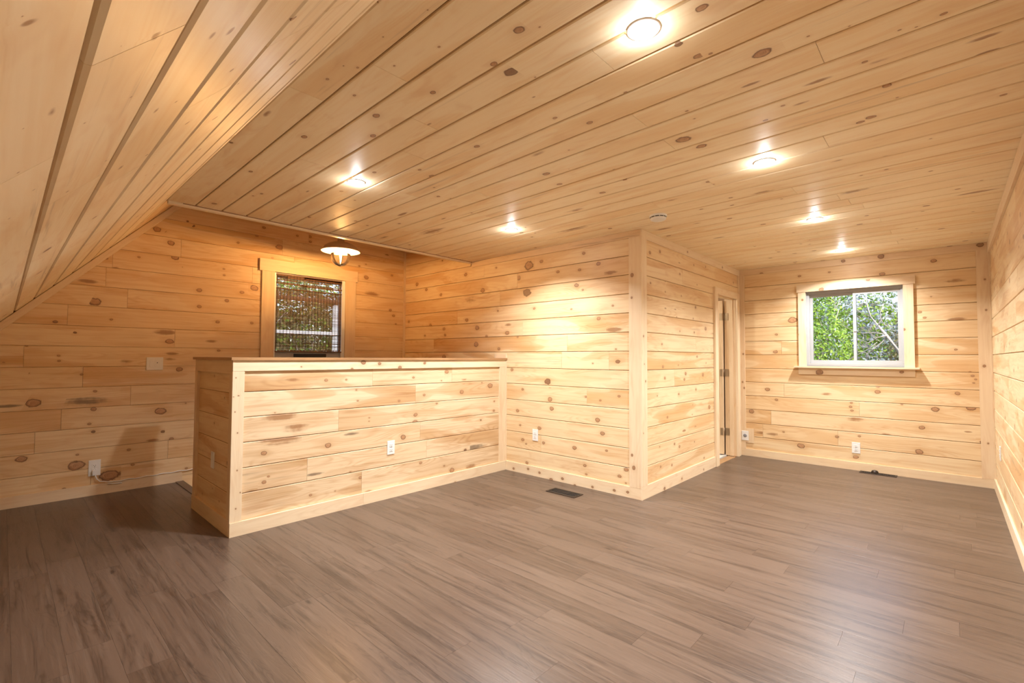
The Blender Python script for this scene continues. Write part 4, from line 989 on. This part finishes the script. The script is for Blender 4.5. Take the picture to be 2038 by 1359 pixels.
shrub(12.4, -2.3, 3.0, 1.1, 1.2, [('leaf_green', .7), ('leaf_olive', .3)], 'tall shrub on the bank, farthest right', 3500, .08, 8)
# pale bare branches in front of the olive shrub
m = MB(); rr = random.Random(21)
bs = Vector((7.95, .30, gx(7.95, .30)-.05))
q_ = lambda y, z, x=8.: Vector((x, y, z))
m.tube([bs, q_(.36, 0), q_(.40, .8), q_(.455, 1.25), q_(.6, 1.511), q_(.69, 1.65), q_(.77, 1.77), q_(.80, 1.9), q_(.83, 2.15)], [.028, .024, .022, .020, .017, .013, .010, .008, .005], 8)
for pts_, r_ in (([(.6, 1.511), (.70, 1.49), (.80, 1.42), (.90, 1.37)], .009), ([(.62, 1.53), (.74, 1.56), (.85, 1.55), (.94, 1.58)], .008), ([(.6, 1.5), (.66, 1.42), (.75, 1.33), (.80, 1.27)], .009),
                 ([(.455, 1.25), (.42, 1.4), (.40, 1.6), (.44, 1.83)], .010), ([(.69, 1.65), (.66, 1.73), (.67, 1.82), (.62, 1.95)], .008), ([(.77, 1.77), (.88, 1.84), (.98, 1.86)], .006), ([(.52, 1.38), (.47, 1.47), (.40, 1.52)], .008)):
    m.tube([q_(y, z, 8.+rr.uniform(-.03, .03)) for y, z in pts_], [r_*(1-.2*i) for i in range(len(pts_))], 6)
    for k in range(4):
        y, z = pts_[rr.randint(1, len(pts_)-1)]; limb(m, q_(y, z), (rr.uniform(-.15, .15), rr.uniform(-1, 1), rr.uniform(-.7, .7)), .16, .0035, 1, rr)
o = m.build('bare_branches', M['bark'], loc=bs); tag(o, 'pale leafless branches in the right half of the far window', 'branch')
# beyond the stair window
shrub(3.9, 9.1, 2.9, 1.0, .9, [('leaf_olive', .8), ('leaf_green', .2)], 'brown olive bush behind the woven blind, left part', 10000, .045, 11)
shrub(6.6, 10.4, 2.9, 1.2, .9, [('leaf_olive', .55), ('leaf_green', .35), ('leaf_grey', .1)], 'mixed olive bush behind the woven blind, right part', 9000, .05, 12)

shrub(5.6, 13.4, 3.3, 2.4, .7, [('leaf_olive', .8), ('leaf_green', .2)], 'dim olive hedge farthest back behind the woven blind', 15000, .075, 13)
# white railing beyond the stair window
rz = gx(3.4, 7.6); rlg = empty('railing', (3.2, 7.6, rz-.02)); tag(rlg, 'white outdoor railing seen through the woven blind', 'railing')
for x in (1.9, 3.805): MB().box((x-.03, 7.57, rz-.02), (x+.03, 7.63, 2.06)).build('post', M['white'], rlg)
MB().box((1.93, 7.58, 1.545), (3.775, 7.62, 1.612)).build('rail', M['white'], rlg)
MB().box((1.93, 7.58, .5), (3.775, 7.62, .56)).build('rail', M['white'], rlg)
MB().box((1.2, 7.56, 2.09), (4.6, 7.64, 2.15)).build('cross_beam', M['reedd'], rlg)
for x in (1.9, 3.805): MB().box((x-.02, 7.575, 2.06), (x+.02, 7.625, 2.09)).build('post_cap', M['reedd'], rlg)
